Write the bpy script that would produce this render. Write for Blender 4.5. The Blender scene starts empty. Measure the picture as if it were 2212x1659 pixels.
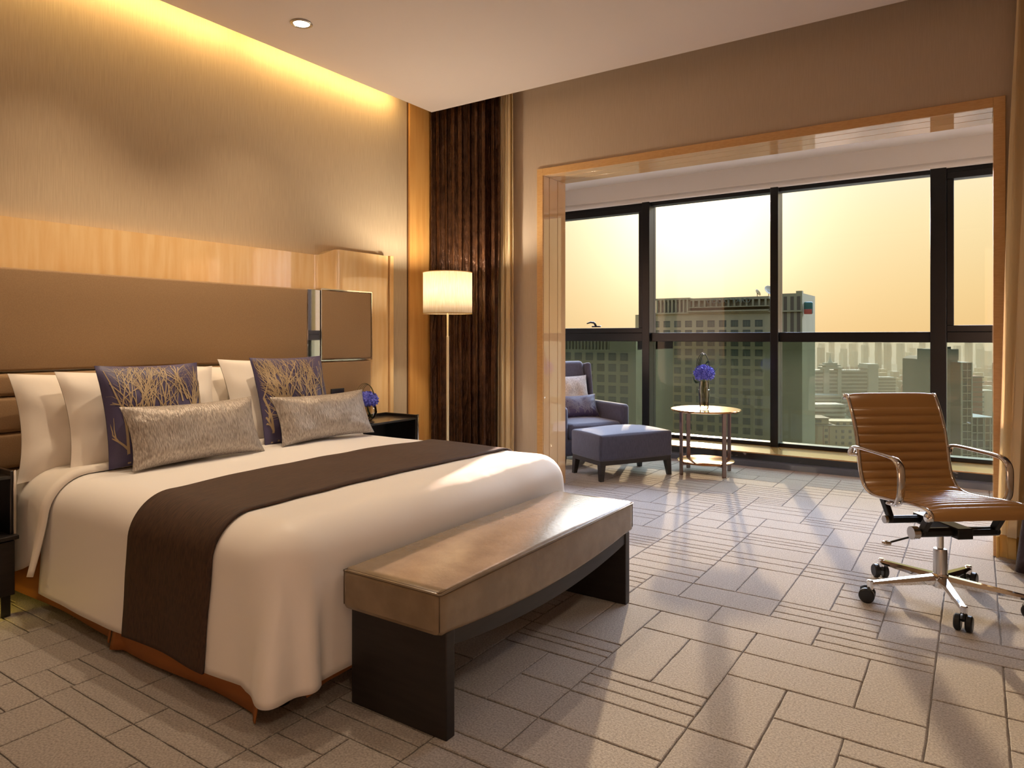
import bpy, bmesh, math, random
from mathutils import Vector, Matrix, noise

# ------------------------------------------------------------------ camera, sky, sun, exposure
C = bpy.context.scene.collection
sc = bpy.context.scene
YAW = math.radians(33.83)
CAM_H = 1.20
F_PX = 1498.0
cam_d = bpy.data.cameras.new('camera'); cam = bpy.data.objects.new('camera', cam_d); C.objects.link(cam)
cam.location = (0, 0, CAM_H); cam.rotation_euler = (math.pi / 2, 0, YAW)
cam_d.sensor_width = 36; cam_d.lens = F_PX / 2212 * 36
cam_d.shift_y = -101.5 / 2212; cam_d.clip_start = .05; cam_d.clip_end = 9000
sc.camera = cam
sc.view_settings.view_transform = 'Standard'; sc.view_settings.look = 'None'
sc.view_settings.gamma = 1; sc.view_settings.exposure = 0.0
sc.view_settings.use_curve_mapping = False

def lin(c):
    return tuple((v / 12.92 if v <= .04045 else ((v + .055) / 1.055) ** 2.4) for v in [x / 255 for x in c])

SUN_AZ = math.atan2(.945, -.326); SUN_EL = math.radians(10.7)
sdir = Vector((math.cos(SUN_AZ) * math.cos(SUN_EL), math.sin(SUN_AZ) * math.cos(SUN_EL), math.sin(SUN_EL)))
sd = bpy.data.lights.new('sun', 'SUN'); sd.energy = 16.0; sd.angle = math.radians(.9); sd.color = (1, .68, .55)
so = bpy.data.objects.new('sun', sd); C.objects.link(so)
so.rotation_euler = (-sdir).to_track_quat('-Z', 'Y').to_euler(); so.location = (-4, 12, 5)

w = bpy.data.worlds.new('sky'); sc.world = w; w.use_nodes = True
nt = w.node_tree; nt.nodes.clear()
def N(t, **k):
    n = nt.nodes.new(t)
    for a, b in k.items(): setattr(n, a, b)
    return n
tc = N('ShaderNodeTexCoord'); sep = N('ShaderNodeSeparateXYZ'); nt.links.new(tc.outputs['Generated'], sep.inputs[0])
ramp = N('ShaderNodeValToRGB'); e = ramp.color_ramp.elements
stops = [(0.0, (150, 128, 96)), (.49, (205, 172, 122)), (.502, (240, 198, 132)), (.53, (247, 211, 148)), (.575, (253, 229, 176)),
         (.61, (255, 240, 204)), (.68, (206, 220, 244)), (1.0, (128, 166, 228))]
while len(e) < len(stops): e.new(.5)
for el, (p, c) in zip(e, stops): el.position = p; el.color = lin(c) + (1,)
ma = N('ShaderNodeMath', operation='MULTIPLY_ADD'); ma.inputs[1].default_value = .5; ma.inputs[2].default_value = .5
nt.links.new(sep.outputs[2], ma.inputs[0]); nt.links.new(ma.outputs[0], ramp.inputs[0])
dot = N('ShaderNodeVectorMath', operation='DOT_PRODUCT'); dot.inputs[1].default_value = sdir
nt.links.new(tc.outputs['Generated'], dot.inputs[0])
cl = N('ShaderNodeMath', operation='MAXIMUM'); cl.inputs[1].default_value = 0; nt.links.new(dot.outputs['Value'], cl.inputs[0])
def glow(p, s, col):
    pw = N('ShaderNodeMath', operation='POWER'); pw.inputs[1].default_value = p; nt.links.new(cl.outputs[0], pw.inputs[0])
    vm = N('ShaderNodeVectorMath', operation='SCALE'); vm.inputs[0].default_value = col
    m2 = N('ShaderNodeMath', operation='MULTIPLY'); m2.inputs[1].default_value = s; nt.links.new(pw.outputs[0], m2.inputs[0])
    nt.links.new(m2.outputs[0], vm.inputs['Scale']); return vm.outputs[0]
def add(a, b):
    v = N('ShaderNodeVectorMath', operation='ADD'); nt.links.new(a, v.inputs[0]); nt.links.new(b, v.inputs[1]); return v.outputs[0]
tot = add(add(ramp.outputs[0], glow(14, .22, (1, .86, .6))), glow(120, 1.0, (1, .92, .78)))
# high sky is stronger than the hazy horizon: cool daylight
up = N('ShaderNodeMapRange'); up.inputs[1].default_value = .24; up.inputs[2].default_value = .6; up.inputs[3].default_value = 1.0; up.inputs[4].default_value = 58.0
nt.links.new(sep.outputs[2], up.inputs[0])
sidev = N('ShaderNodeMapRange'); sidev.inputs[1].default_value = .4; sidev.inputs[2].default_value = .9; sidev.inputs[3].default_value = .05; sidev.inputs[4].default_value = 1.0
nt.links.new(sep.outputs[1], sidev.inputs[0])
upm = N('ShaderNodeMath', operation='MULTIPLY'); nt.links.new(up.outputs[0], upm.inputs[0]); nt.links.new(sidev.outputs[0], upm.inputs[1])
sca = N('ShaderNodeVectorMath', operation='SCALE'); nt.links.new(tot, sca.inputs[0]); nt.links.new(upm.outputs[0], sca.inputs['Scale'])
bg = N('ShaderNodeBackground'); bg.inputs[1].default_value = 1.0
out = N('ShaderNodeOutputWorld'); nt.links.new(sca.outputs[0], bg.inputs[0]); nt.links.new(bg.outputs[0], out.inputs[0])

# ------------------------------------------------------------------ helpers
def at(px, d):
    """a point on the ground seen at column px and depth d"""
    xc = (px - 1106) / F_PX * d; c, s = math.cos(YAW), math.sin(YAW)
    return (xc * c - d * s, xc * s + d * c)
def zat(py, d): return CAM_H + (728 - py) / F_PX * d

def mat(name, col, rough=.5, metal=0.0, spec=.5, col2=None, nscale=8, stretch=(1, 1, 1), bump=0, bscale=200, bstretch=None,
        coat=0, coat_r=.05, sheen=0, detail=3, lo=.35, hi=.65, bdist=.002, trans=0, ior=1.45, rough2=None):
    m = bpy.data.materials.new(name); m.use_nodes = True; t = m.node_tree; b = t.nodes['Principled BSDF']
    b.inputs['Base Color'].default_value = lin(col) + (1,); b.inputs['Roughness'].default_value = rough
    b.inputs['Metallic'].default_value = metal; b.inputs['Specular IOR Level'].default_value = spec
    b.inputs['Coat Weight'].default_value = coat; b.inputs['Coat Roughness'].default_value = coat_r
    b.inputs['Sheen Weight'].default_value = sheen; b.inputs['Transmission Weight'].default_value = trans; b.inputs['IOR'].default_value = ior
    co = t.nodes.new('ShaderNodeTexCoord')
    if col2 is not None:
        mp = t.nodes.new('ShaderNodeMapping'); mp.inputs['Scale'].default_value = stretch
        n = t.nodes.new('ShaderNodeTexNoise'); n.inputs['Scale'].default_value = nscale; n.inputs['Detail'].default_value = detail
        r = t.nodes.new('ShaderNodeValToRGB'); r.color_ramp.elements[0].position = lo; r.color_ramp.elements[1].position = hi
        r.color_ramp.elements[0].color = lin(col) + (1,); r.color_ramp.elements[1].color = lin(col2) + (1,)
        t.links.new(co.outputs['Object'], mp.inputs[0]); t.links.new(mp.outputs[0], n.inputs[0])
        t.links.new(n.outputs['Fac'], r.inputs[0]); t.links.new(r.outputs[0], b.inputs['Base Color'])
    if bump:
        mp = t.nodes.new('ShaderNodeMapping'); mp.inputs['Scale'].default_value = bstretch or stretch
        n = t.nodes.new('ShaderNodeTexNoise'); n.inputs['Scale'].default_value = bscale; n.inputs['Detail'].default_value = 4
        bu = t.nodes.new('ShaderNodeBump'); bu.inputs['Strength'].default_value = bump; bu.inputs['Distance'].default_value = bdist
        t.links.new(co.outputs['Object'], mp.inputs[0]); t.links.new(mp.outputs[0], n.inputs[0])
        t.links.new(n.outputs['Fac'], bu.inputs['Height']); t.links.new(bu.outputs[0], b.inputs['Normal'])
    return m

def glass_pane(name, tint, refl=.06):
    m = bpy.data.materials.new(name); m.use_nodes = True; t = m.node_tree; t.nodes.clear()
    o = t.nodes.new('ShaderNodeOutputMaterial'); tr = t.nodes.new('ShaderNodeBsdfTransparent'); tr.inputs[0].default_value = tint + (1,)
    g = t.nodes.new('ShaderNodeBsdfGlossy'); g.inputs['Roughness'].default_value = .01; g.inputs[0].default_value = (1, 1, 1, 1)
    mx = t.nodes.new('ShaderNodeMixShader'); fr = t.nodes.new('ShaderNodeFresnel'); fr.inputs[0].default_value = 1.3
    mu = t.nodes.new('ShaderNodeMath'); mu.operation = 'MULTIPLY'; mu.inputs[1].default_value = refl / .04 * .6
    t.links.new(fr.outputs[0], mu.inputs[0]); t.links.new(mu.outputs[0], mx.inputs[0])
    t.links.new(tr.outputs[0], mx.inputs[1]); t.links.new(g.outputs[0], mx.inputs[2]); t.links.new(mx.outputs[0], o.inputs[0])
    return m

def emit(name, col, s):
    m = bpy.data.materials.new(name); m.use_nodes = True; t = m.node_tree; b = t.nodes['Principled BSDF']
    b.inputs['Emission Color'].default_value = lin(col) + (1,); b.inputs['Emission Strength'].default_value = s
    b.inputs['Base Color'].default_value = lin(col) + (1,)
    return m

def translucent(name, col, fac=.5, col2=None, tfac=0.0):
    m = bpy.data.materials.new(name); m.use_nodes = True; t = m.node_tree; t.nodes.clear()
    o = t.nodes.new('ShaderNodeOutputMaterial'); d = t.nodes.new('ShaderNodeBsdfDiffuse'); tl = t.nodes.new('ShaderNodeBsdfTranslucent')
    mx = t.nodes.new('ShaderNodeMixShader'); mx.inputs[0].default_value = fac
    d.inputs[0].default_value = lin(col) + (1,); tl.inputs[0].default_value = lin(col) + (1,)
    if col2 is not None:
        co = t.nodes.new('ShaderNodeTexCoord'); mp = t.nodes.new('ShaderNodeMapping'); mp.inputs['Scale'].default_value = (60, 60, 3)
        n = t.nodes.new('ShaderNodeTexNoise'); n.inputs['Scale'].default_value = 4; n.inputs['Detail'].default_value = 4
        r = t.nodes.new('ShaderNodeValToRGB'); r.color_ramp.elements[0].position = .35; r.color_ramp.elements[1].position = .65
        r.color_ramp.elements[0].color = lin(col) + (1,); r.color_ramp.elements[1].color = lin(col2) + (1,)
        t.links.new(co.outputs['Object'], mp.inputs[0]); t.links.new(mp.outputs[0], n.inputs[0]); t.links.new(n.outputs['Fac'], r.inputs[0])
        t.links.new(r.outputs[0], d.inputs[0]); t.links.new(r.outputs[0], tl.inputs[0])
    t.links.new(d.outputs[0], mx.inputs[1]); t.links.new(tl.outputs[0], mx.inputs[2])
    last = mx
    if tfac:
        tr = t.nodes.new('ShaderNodeBsdfTransparent'); m3 = t.nodes.new('ShaderNodeMixShader'); m3.inputs[0].default_value = tfac
        t.links.new(mx.outputs[0], m3.inputs[1]); t.links.new(tr.outputs[0], m3.inputs[2]); last = m3
    t.links.new(last.outputs[0], o.inputs[0]); return m

class MB:
    def __init__(s): s.v = []; s.f = []; s.mi = []; s.cur = 0
    def face(s, idx): s.f.append(idx); s.mi.append(s.cur)
    def box(s, x0, x1, y0, y1, z0, z1):
        b = len(s.v)
        s.v += [(x, y, z) for z in (z0, z1) for y in (y0, y1) for x in (x0, x1)]
        for q in ((0, 2, 3, 1), (4, 5, 7, 6), (0, 1, 5, 4), (2, 6, 7, 3), (0, 4, 6, 2), (1, 3, 7, 5)): s.face([b + i for i in q])
        return s
    def grid(s, fn, nu, nv, closed_u=False, closed_v=False):
        b = len(s.v)
        for i in range(nu):
            for j in range(nv): s.v.append(tuple(fn(i / (nu if closed_u else nu - 1), j / (nv if closed_v else nv - 1))))
        for i in range(nu if closed_u else nu - 1):
            for j in range(nv if closed_v else nv - 1):
                i2 = (i + 1) % nu; j2 = (j + 1) % nv
                s.face([b + i * nv + j, b + i2 * nv + j, b + i2 * nv + j2, b + i * nv + j2])
        return s
    def lathe(s, prof, cx=0, cy=0, n=32, cap=True):
        b = len(s.v); k = len(prof)
        for i in range(n):
            a = 2 * math.pi * i / n
            for r, z in prof: s.v.append((cx + r * math.cos(a), cy + r * math.sin(a), z))
        for i in range(n):
            for j in range(k - 1):
                i2 = (i + 1) % n; s.face([b + i * k + j, b + i2 * k + j, b + i2 * k + j + 1, b + i * k + j + 1])
        if cap:
            s.face([b + i * k for i in range(n)][::-1]); s.face([b + i * k + k - 1 for i in range(n)])
        return s
    def tube(s, pts, r, n=10, closed=False, cap=True, sx=1, up=(0, 0, 1)):
        """sweep; sx flattens the section along 'side'"""
        P = [Vector(p) for p in pts]; b = len(s.v); m = len(P); up = Vector(up)
        for i, p in enumerate(P):
            t = (P[(i + 1) % m] - P[i - 1]) if (closed or 0 < i < m - 1) else ((P[1] - P[0]) if i == 0 else (P[-1] - P[-2]))
            t.normalize(); sd = t.cross(up)
            if sd.length < 1e-4: sd = t.cross(Vector((0, 1, 0)))
            if sd.length < 1e-4: sd = t.cross(Vector((1, 0, 0)))
            sd.normalize(); u = sd.cross(t); rr = r[i] if isinstance(r, (list, tuple)) else r
            for k in range(n):
                a = 2 * math.pi * k / n; s.v.append(tuple(p + sd * (math.cos(a) * rr * sx) + u * (math.sin(a) * rr)))
        for i in range(m if closed else m - 1):
            i2 = (i + 1) % m
            for k in range(n):
                k2 = (k + 1) % n; s.face([b + i * n + k, b + i * n + k2, b + i2 * n + k2, b + i2 * n + k])
        if cap and not closed:
            s.face([b + k for k in range(n)][::-1]); s.face([b + (m - 1) * n + k for k in range(n)])
        return s
    def prism(s, poly, a0, a1, axis='y'):
        """poly in the two other axes, extruded along axis"""
        b = len(s.v); n = len(poly)
        for a in (a0, a1):
            for p, q in poly:
                s.v.append({'y': (p, a, q), 'x': (a, p, q), 'z': (p, q, a)}[axis])
        s.face(list(range(b, b + n))[::-1]); s.face(list(range(b + n, b + 2 * n)))
        for i in range(n): s.face([b + i, b + (i + 1) % n, b + n + (i + 1) % n, b + n + i])
        return s
    def rbox(s, hx, hy, hz, r, m=6, k=3, c=(0, 0, 0), bulge=(0, 0, 0), jitter=0):
        H = (hx, hy, hz)
        def coords(h):
            a = [-h + r * (1 - math.cos(math.pi / 2 * i / k)) if False else -h + r * i / k for i in range(k)]
            mid = [-h + r + (2 * h - 2 * r) * i / m for i in range(m + 1)]
            return a + mid + [-x for x in a[::-1]]
        cs = [coords(h) for h in H]
        def warp(p):
            q = [max(-H[i] + r, min(H[i] - r, p[i])) for i in range(3)]
            d = Vector([p[i] - q[i] for i in range(3)])
            if d.length > 1e-9:
                mx = max(abs(x) for x in d); d = d.normalized() * mx
            o = [q[i] + d[i] for i in range(3)]
            for i in range(3):
                j, l = (i + 1) % 3, (i + 2) % 3
                o[i] += bulge[i] * (p[i] / H[i]) * (1 - (p[j] / H[j]) ** 2) * (1 - (p[l] / H[l]) ** 2)
            if jitter:
                nv = noise.noise_vector(Vector(o) * 9) * jitter; o = [o[i] + nv[i] for i in range(3)]
            return (o[0] + c[0], o[1] + c[1], o[2] + c[2])
        for ax in range(3):
            j, l = (ax + 1) % 3, (ax + 2) % 3
            for sg in (-1, 1):
                b = len(s.v); A, B = cs[j], cs[l]
                for u in A:
                    for v in B:
                        p = [0, 0, 0]; p[ax] = sg * H[ax]; p[j] = u; p[l] = v; s.v.append(warp(p))
                nb = len(B)
                for x in range(len(A) - 1):
                    for y in range(nb - 1):
                        q = [b + x * nb + y, b + (x + 1) * nb + y, b + (x + 1) * nb + y + 1, b + x * nb + y + 1]
                        s.face(q if sg > 0 else q[::-1])
        return s
    def xf(s, M, start=0):
        for i in range(start, len(s.v)): s.v[i] = tuple(M @ Vector(s.v[i]))
        return s
    def build(s, name, m, parent=None, smooth=False, bevel=0, seg=2, solid=0, weld=False, loc=None, rot=None):
        me = bpy.data.meshes.new(name); me.from_pydata(s.v, [], s.f)
        for mm in (m if isinstance(m, (list, tuple)) else [m]): me.materials.append(mm)
        for p, k in zip(me.polygons, s.mi): p.material_index = k
        if weld:
            bm = bmesh.new(); bm.from_mesh(me); bmesh.ops.remove_doubles(bm, verts=bm.verts, dist=1e-5); bm.to_mesh(me); bm.free()
        if smooth:
            for p in me.polygons: p.use_smooth = True
        me.update(); o = bpy.data.objects.new(name, me); C.objects.link(o)
        if smooth == 'auto' or bevel:
            for p in me.polygons: p.use_smooth = True
            try: me.set_sharp_from_angle(angle=math.radians(35))
            except Exception: pass
        if bevel:
            b = o.modifiers.new('bevel', 'BEVEL'); b.width = bevel; b.segments = seg; b.limit_method = 'ANGLE'; b.angle_limit = math.radians(40); b.harden_normals = False
        if solid:
            b = o.modifiers.new('solid', 'SOLIDIFY'); b.thickness = abs(solid); b.offset = -1 if solid > 0 else 1
        if parent: o.parent = parent
        if loc is not None: o.location = loc
        if rot is not None: o.rotation_euler = rot
        return o

def thing(name, label, cat, loc=(0, 0, 0), rz=0, group=None):
    o = bpy.data.objects.new(name, None); o.empty_display_size = .1; C.objects.link(o); o.location = loc; o.rotation_euler = (0, 0, rz)
    o['label'] = label; o['category'] = cat
    if group: o['group'] = group
    return o
def tag(o, label, cat, group=None, kind=None):
    o['label'] = label; o['category'] = cat
    if group: o['group'] = group
    if kind: o['kind'] = kind
    return o
def struct(o, label=None):
    o['kind'] = 'structure'
    if label: o['label'] = label
    return o
def dup(root, loc=None, label=None):
    r = root.copy(); C.objects.link(r)
    if loc is not None: r.location = loc
    if label: r['label'] = label
    for ch in list(root.children):
        c = ch.copy(); C.objects.link(c); c.parent = r
        for g in list(ch.children):
            d = g.copy(); C.objects.link(d); d.parent = c
    return r
def area(name, loc, rot, sx, sy, power, col, parent=None):
    l = bpy.data.lights.new(name, 'AREA'); l.shape = 'RECTANGLE'; l.size = sx; l.size_y = sy; l.energy = power; l.color = col
    o = bpy.data.objects.new(name, l); C.objects.link(o); o.location = loc; o.rotation_euler = rot
    if parent: o.parent = parent
    return o
def smoothstep(a, b, x):
    t = max(0, min(1, (x - a) / (b - a))); return t * t * (3 - 2 * t)

# ------------------------------------------------------------------ materials
WARM = (1, .77, .53)
M = {}
M['carpet'] = mat('carpet', (144, 134, 127), .95, col2=(186, 177, 169), nscale=150, bump=1.0, bscale=420, bdist=.004, sheen=.3, detail=4, spec=.1)
M['wallcloth'] = mat('wall_covering', (186, 166, 138), .62, col2=(196, 177, 148), nscale=30, stretch=(6, 6, .25), bump=.25, bscale=60, bstretch=(8, 8, .3), bdist=.001)
M['wall_plain'] = mat('wall_paint', (188, 170, 150), .7, col2=(193, 175, 155), nscale=40, stretch=(6, 6, .3))
M['ceil'] = mat('ceiling_paint', (222, 210, 202), .8)
M['bay'] = mat('bay_paint', (205, 203, 198), .7)
M['wood'] = mat('blond_wood_lacquer', (232, 190, 132), .07, spec=.7, col2=(240, 206, 152), nscale=5, stretch=(5, 5, .5), detail=5, coat=1, coat_r=.01)
M['wood_col'] = mat('honey_wood_veneer', (216, 158, 86), .3, col2=(226, 172, 100), nscale=5, stretch=(5, 5, .4), coat=.3, coat_r=.1, detail=5)
M['wood_h'] = mat('blond_wood_board', (218, 178, 130), .02, spec=1.0, ior=1.7, col2=(222, 184, 136), nscale=3, stretch=(1, 1, .4))
M['frame_wood'] = mat('opening_wood_edge', (206, 160, 104), .4, col2=(214, 170, 114), nscale=30, stretch=(1, 1, 4), coat=.3, coat_r=.1)
M['groove'] = mat('groove', (96, 66, 38), .6)
M['uphol'] = mat('headboard_cloth', (148, 118, 84), .85, col2=(156, 126, 91), nscale=220, bump=.3, bscale=500, sheen=.2)
M['mirror'] = mat('mirror', (240, 240, 242), .02, metal=1)
M['chrome'] = mat('chrome', (225, 222, 220), .07, metal=1)
M['brush'] = mat('brushed_steel', (190, 186, 182), .25, metal=1)
M['bronze'] = mat('dark_bronze', (124, 106, 102), .22, metal=.9)
M['brass'] = mat('pale_brass', (240, 226, 190), .3, metal=.5)
M['dark'] = mat('black_lacquer', (24, 20, 20), .3, coat=.6, coat_r=.08)
M['darkwood'] = mat('dark_stained_wood', (30, 25, 24), .45, col2=(38, 32, 30), nscale=6, stretch=(1, 1, 10))
M['frame'] = mat('black_aluminium', (19, 20, 23), .3, metal=.2)
M['blackp'] = mat('black_plastic', (18, 18, 19), .4)
M['linen'] = mat('white_cotton', (232, 224, 214), .75, bump=.15, bscale=14, bdist=.01, sheen=.3)
M['duvet'] = mat('white_sateen', (238, 234, 230), .45, bump=.12, bscale=9, bdist=.012, sheen=.3)
M['runner'] = mat('brown_runner_cloth', (50, 34, 26), .7, col2=(76, 52, 36), nscale=40, stretch=(9, .4, 1), bump=.3, bscale=60, bstretch=(8, .3, 1))
M['valance'] = mat('brown_valance_cloth', (158, 100, 50), .7)
M['blue'] = mat('plum_blue_satin', (76, 70, 104), .45, sheen=.1, bump=.3, bscale=200)
M['dimthread'] = mat('dim_thread', (112, 110, 126), .6)
M['goldthread'] = mat('gold_thread', (172, 152, 122), .5)
M['crinkle'] = mat('crinkled_silver_satin', (146, 136, 128), .38, metal=.4, col2=(196, 187, 178), nscale=44, stretch=(6, 2, 1.0), bump=1.0, bscale=40, bstretch=(5, 2, 1.0), bdist=.006)
M['leather'] = mat('bronze_tan_leather', (120, 103, 82), .24, bump=.35, bscale=55, bdist=.002, col2=(132, 114, 91), nscale=12, coat=.25, coat_r=.25)
M['stitch'] = mat('leather_seam', (86, 68, 48), .5)
M['chairleather'] = mat('tan_leather', (154, 114, 66), .3, bump=.15, bscale=80, coat=.25, coat_r=.2)
M['grey'] = mat('slate_blue_weave', (62, 64, 84), .8, col2=(76, 78, 100), nscale=60, stretch=(3, 3, .4), bump=.3, bscale=300, sheen=.35)
M['silvercush'] = mat('silver_woven', (150, 144, 138), .6, col2=(205, 200, 192), nscale=60, stretch=(4, 1, 1), bump=.5, bscale=60)
M['curtain'] = mat('dark_brown_satin', (62, 38, 24), .36, metal=.45, bump=1.0, bscale=20, bstretch=(1.8, 1.8, .7), bdist=.02, col2=(84, 54, 34), nscale=14)
M['plumcurtain'] = mat('plum_satin', (52, 36, 38), .35, metal=.15, bump=.8, bscale=24, bdist=.012)
M['sheer'] = translucent('cream_sheer', (244, 228, 194), .5, tfac=.08)
M['hemcloth'] = translucent('cream_hem', (214, 178, 112), .25)
M['shade'] = translucent('lamp_shade_linen', (255, 250, 240), .5, col2=(240, 228, 206))
M['bulb'] = emit('bulb', (255, 232, 190), 10)
M['downlight'] = emit('downlight_lens', (255, 246, 232), 9)
M['marble'] = mat('black_marble', (44, 38, 38), .12, col2=(150, 138, 132), nscale=9, stretch=(1, 1, 1.6), lo=.66, hi=.74, detail=9)
M['sillwood'] = mat('sill_stone', (176, 136, 82), .16, col2=(186, 148, 94), nscale=20, coat=.6)
M['skirt'] = mat('dark_skirting', (88, 96, 112), .3, coat=.4)
M['glass_hi'] = glass_pane('window_glass', (.97, .97, .96))
M['glass_lo'] = glass_pane('window_glass_lower', (.62, .655, .57))
M['vase'] = glass_pane('smoked_glass', (.76, .74, .64), .16)
M['bowl'] = glass_pane('clear_glass', (.93, .9, .8), .14)
M['petal'] = mat('violet_petal', (74, 84, 206), .6, col2=(122, 128, 236), nscale=60, sheen=.3)
M['leaf'] = mat('leaf_green', (40, 66, 36), .45)
M['grass'] = mat('grass_loop', (70, 70, 30), .5)
M['darkgrass'] = mat('dark_grass_loop', (24, 34, 26), .5)
M['bronze_top'] = mat('amber_bronze_top', (172, 118, 70), .11, metal=1)
M['tower'] = mat('tower_concrete', (142, 132, 94), .85, col2=(132, 122, 86), nscale=.15, stretch=(1, 1, .3), detail=6)
M['tower2'] = mat('tower_shade_and_dark_parts', (84, 72, 50), .85)  # dark tone: painted shade in crown slots, also stair windows and dish mounts
M['towerwin'] = mat('tower_window_frame', (56, 56, 42), .5)
M['towerpane'] = mat('tower_pane', (84, 86, 66), .3, spec=.4)
M['whiteb'] = mat('white_render', (172, 170, 150), .8)
M['whitebw'] = mat('dark_glazing', (74, 78, 60), .6)  # dark olive tone for banded walls and some balconies
M['creamb'] = mat('cream_render', (168, 148, 108), .85)
M['redb'] = mat('red_trim', (128, 70, 48), .8)
M['greyb'] = mat('grey_tile_render', (104, 108, 92), .85, col2=(98, 102, 86), nscale=.4)
M['ground'] = mat('city_ground', (82, 82, 56), .95, col2=(112, 104, 80), nscale=.012, detail=8)
M['tree'] = mat('tree_foliage', (46, 60, 28), .9, col2=(70, 80, 40), nscale=.1, detail=6)
M['roofb'] = mat('flat_roof', (124, 106, 78), .9)
M['dish'] = mat('dish_white', (168, 160, 134), .6)
M['signgreen'] = mat('sign_green', (52, 92, 74), .5)
M['signred'] = mat('sign_red', (168, 74, 50), .5)
M['letters'] = mat('sign_letters', (86, 92, 74), .5)

# ------------------------------------------------------------------ the room shell
XL, XR = -3.90, 1.70          # head wall, right wall
YB = -1.60                    # wall behind
YW = 4.64                     # wall with the wide opening
OX0, OX1, OZ = -2.865, .130, 2.515   # opening incl. trim
ZC = 3.06                     # hung ceiling
ZT = 3.34                     # structural ceiling
YD = 4.985                    # back of the opening lining
BXL, BXR, YG, ZBC = -4.7, 1.35, 7.14, 2.90   # bay

random.seed(7)
# carpet: cut-pile blocks laid like loose basket weave, cells of 0.22 m
CELL = .205; NXc = int((1.76 - (-4.84)) / CELL) + 1; NYc = int((6.6 - (-1.62)) / CELL) + 1
used = {}
fl = MB(); x00 = -4.84; y00 = -1.62
def pad(x0, x1, y0, y1):
    x0 = max(x0, -4.84); x1 = min(x1, 1.76); y1 = min(y1, 6.62)
    if x1 - x0 < .012 or y1 - y0 < .012: return
    g = .0024; c = .0030; zt = 0; zb = -.006; b = len(fl.v)
    nx_, ny_ = max(1, round((x1 - x0) / .04)), max(1, round((y1 - y0) / .04))
    ol = [(x0 + (x1 - x0) * i / nx_, y0) for i in range(nx_)] + [(x1, y0 + (y1 - y0) * i / ny_) for i in range(ny_)] + [(x1 - (x1 - x0) * i / nx_, y1) for i in range(nx_)] + [(x0, y1 - (y1 - y0) * i / ny_) for i in range(ny_)]
    jt = [(random.uniform(-.0013, .0013), random.uniform(-.0013, .0013)) for _ in ol]; m = len(ol)
    for (e, z) in ((g, zb), (g, zt - .002), (g + c, zt)):
        fl.v += [(min(max(px_, x0 + e), x1 - e) + j_[0], min(max(py_, y0 + e), y1 - e) + j_[1], z) for (px_, py_), j_ in zip(ol, jt)]
    for L in range(2):
        for i in range(m):
            j = (i + 1) % m; fl.face([b + L * m + i, b + L * m + j, b + L * m + m + j, b + L * m + m + i])
    fl.face([b + 2 * m + i for i in range(m)])
for j in range(NYc):
    for i in range(NXc):
        if (i, j) in used: continue
        horiz = (i + 1, j) not in used and i + 1 < NXc; vert = j + 1 < NYc
        r = random.random()
        x = x00 + i * CELL; y = y00 + j * CELL
        if horiz and (r < .62 or not vert):
            used[(i, j)] = used[(i + 1, j)] = 1; X1, Y1 = x + 2 * CELL, y + CELL; n = random.choice([1, 1, 1, 2, 2, 3, 3, 3])
        elif vert and r < .9:
            used[(i, j)] = used[(i, j + 1)] = 1; X1, Y1 = x + CELL, y + 2 * CELL; n = 1
            if random.random() < .35: n = random.choice([2, 4])
        else:
            used[(i, j)] = 1; X1, Y1 = x + CELL, y + CELL; n = random.choice([1, 1, 4])
        cuts = [0] + [k / n + (random.uniform(-.07, .07) if n < 4 else 0) for k in range(1, n)] + [1]
        for k in range(n): pad(x, X1, y + (Y1 - y) * cuts[k], y + (Y1 - y) * cuts[k + 1])
fl.box(-4.9, 1.8, -1.7, 6.62, -.15, -.007)
struct(fl.build('floor', M['carpet']), 'carpet of taupe cut-pile blocks in a loose basket weave')

wl = MB().box(XL - .12, XL, YB, YW, -.05, ZT + .1)
struct(wl.build('wall_left', M['wallcloth']), 'beige vinyl-clothed wall behind the bed')
struct(MB().box(XL - .12, XR + .12, YB - .12, YB, -.05, ZT + .1).build('wall_rear', M['wall_plain']))
struct(MB().box(XR, XR + .12, YB, YW, -.05, ZT + .1).build('wall_right', M['wall_plain']))
ww = MB(); ww.box(BXL, OX0 + .03, YW, YD - .002, -.05, ZT + .1).box(OX1 - .03, XR + .12, YW, YD - .002, -.05, ZT + .1).box(OX0 + .03, OX1 - .03, YW, YD - .002, OZ - .03, ZT + .1)
struct(ww.build('wall_window', M['wall_plain']), 'brown-beige wall around the wide opening to the window bay')
# ceilings
cb = MB().box(-3.75, XR, YB, 4.40, ZC, ZC + .05)
struct(cb.build('ceiling', M['ceil'], bevel=.002), 'smooth cream hung ceiling with a light cove along the bed wall')
struct(MB().box(XL - .12, XR + .12, YB - .1, YD, ZT, ZT + .1).build('ceiling_upper', M['ceil']), 'structural ceiling above the cove and curtain pocket')
# column of blond wood beside the curtain
cw = MB().box(XL, XL + .025, 4.275, 4.62, 0, ZT)
struct(cw.build('trim_1', M['wood_col'], bevel=.002), 'blond wood strip on the bed wall beside the curtain')
struct(MB().box(XL, XL + .006, 4.262, 4.274, 0, ZT).build('trim_2', M['groove']), 'narrow shadow gap beside the blond wood strip')
struct(MB().box(XL, XL + .015, YB, .4, 0, .1).box(XL, XL + .015, 4.02, 4.26, 0, .1).build('baseboard_left', M['skirt']), 'dark skirting along the bed wall')
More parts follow.
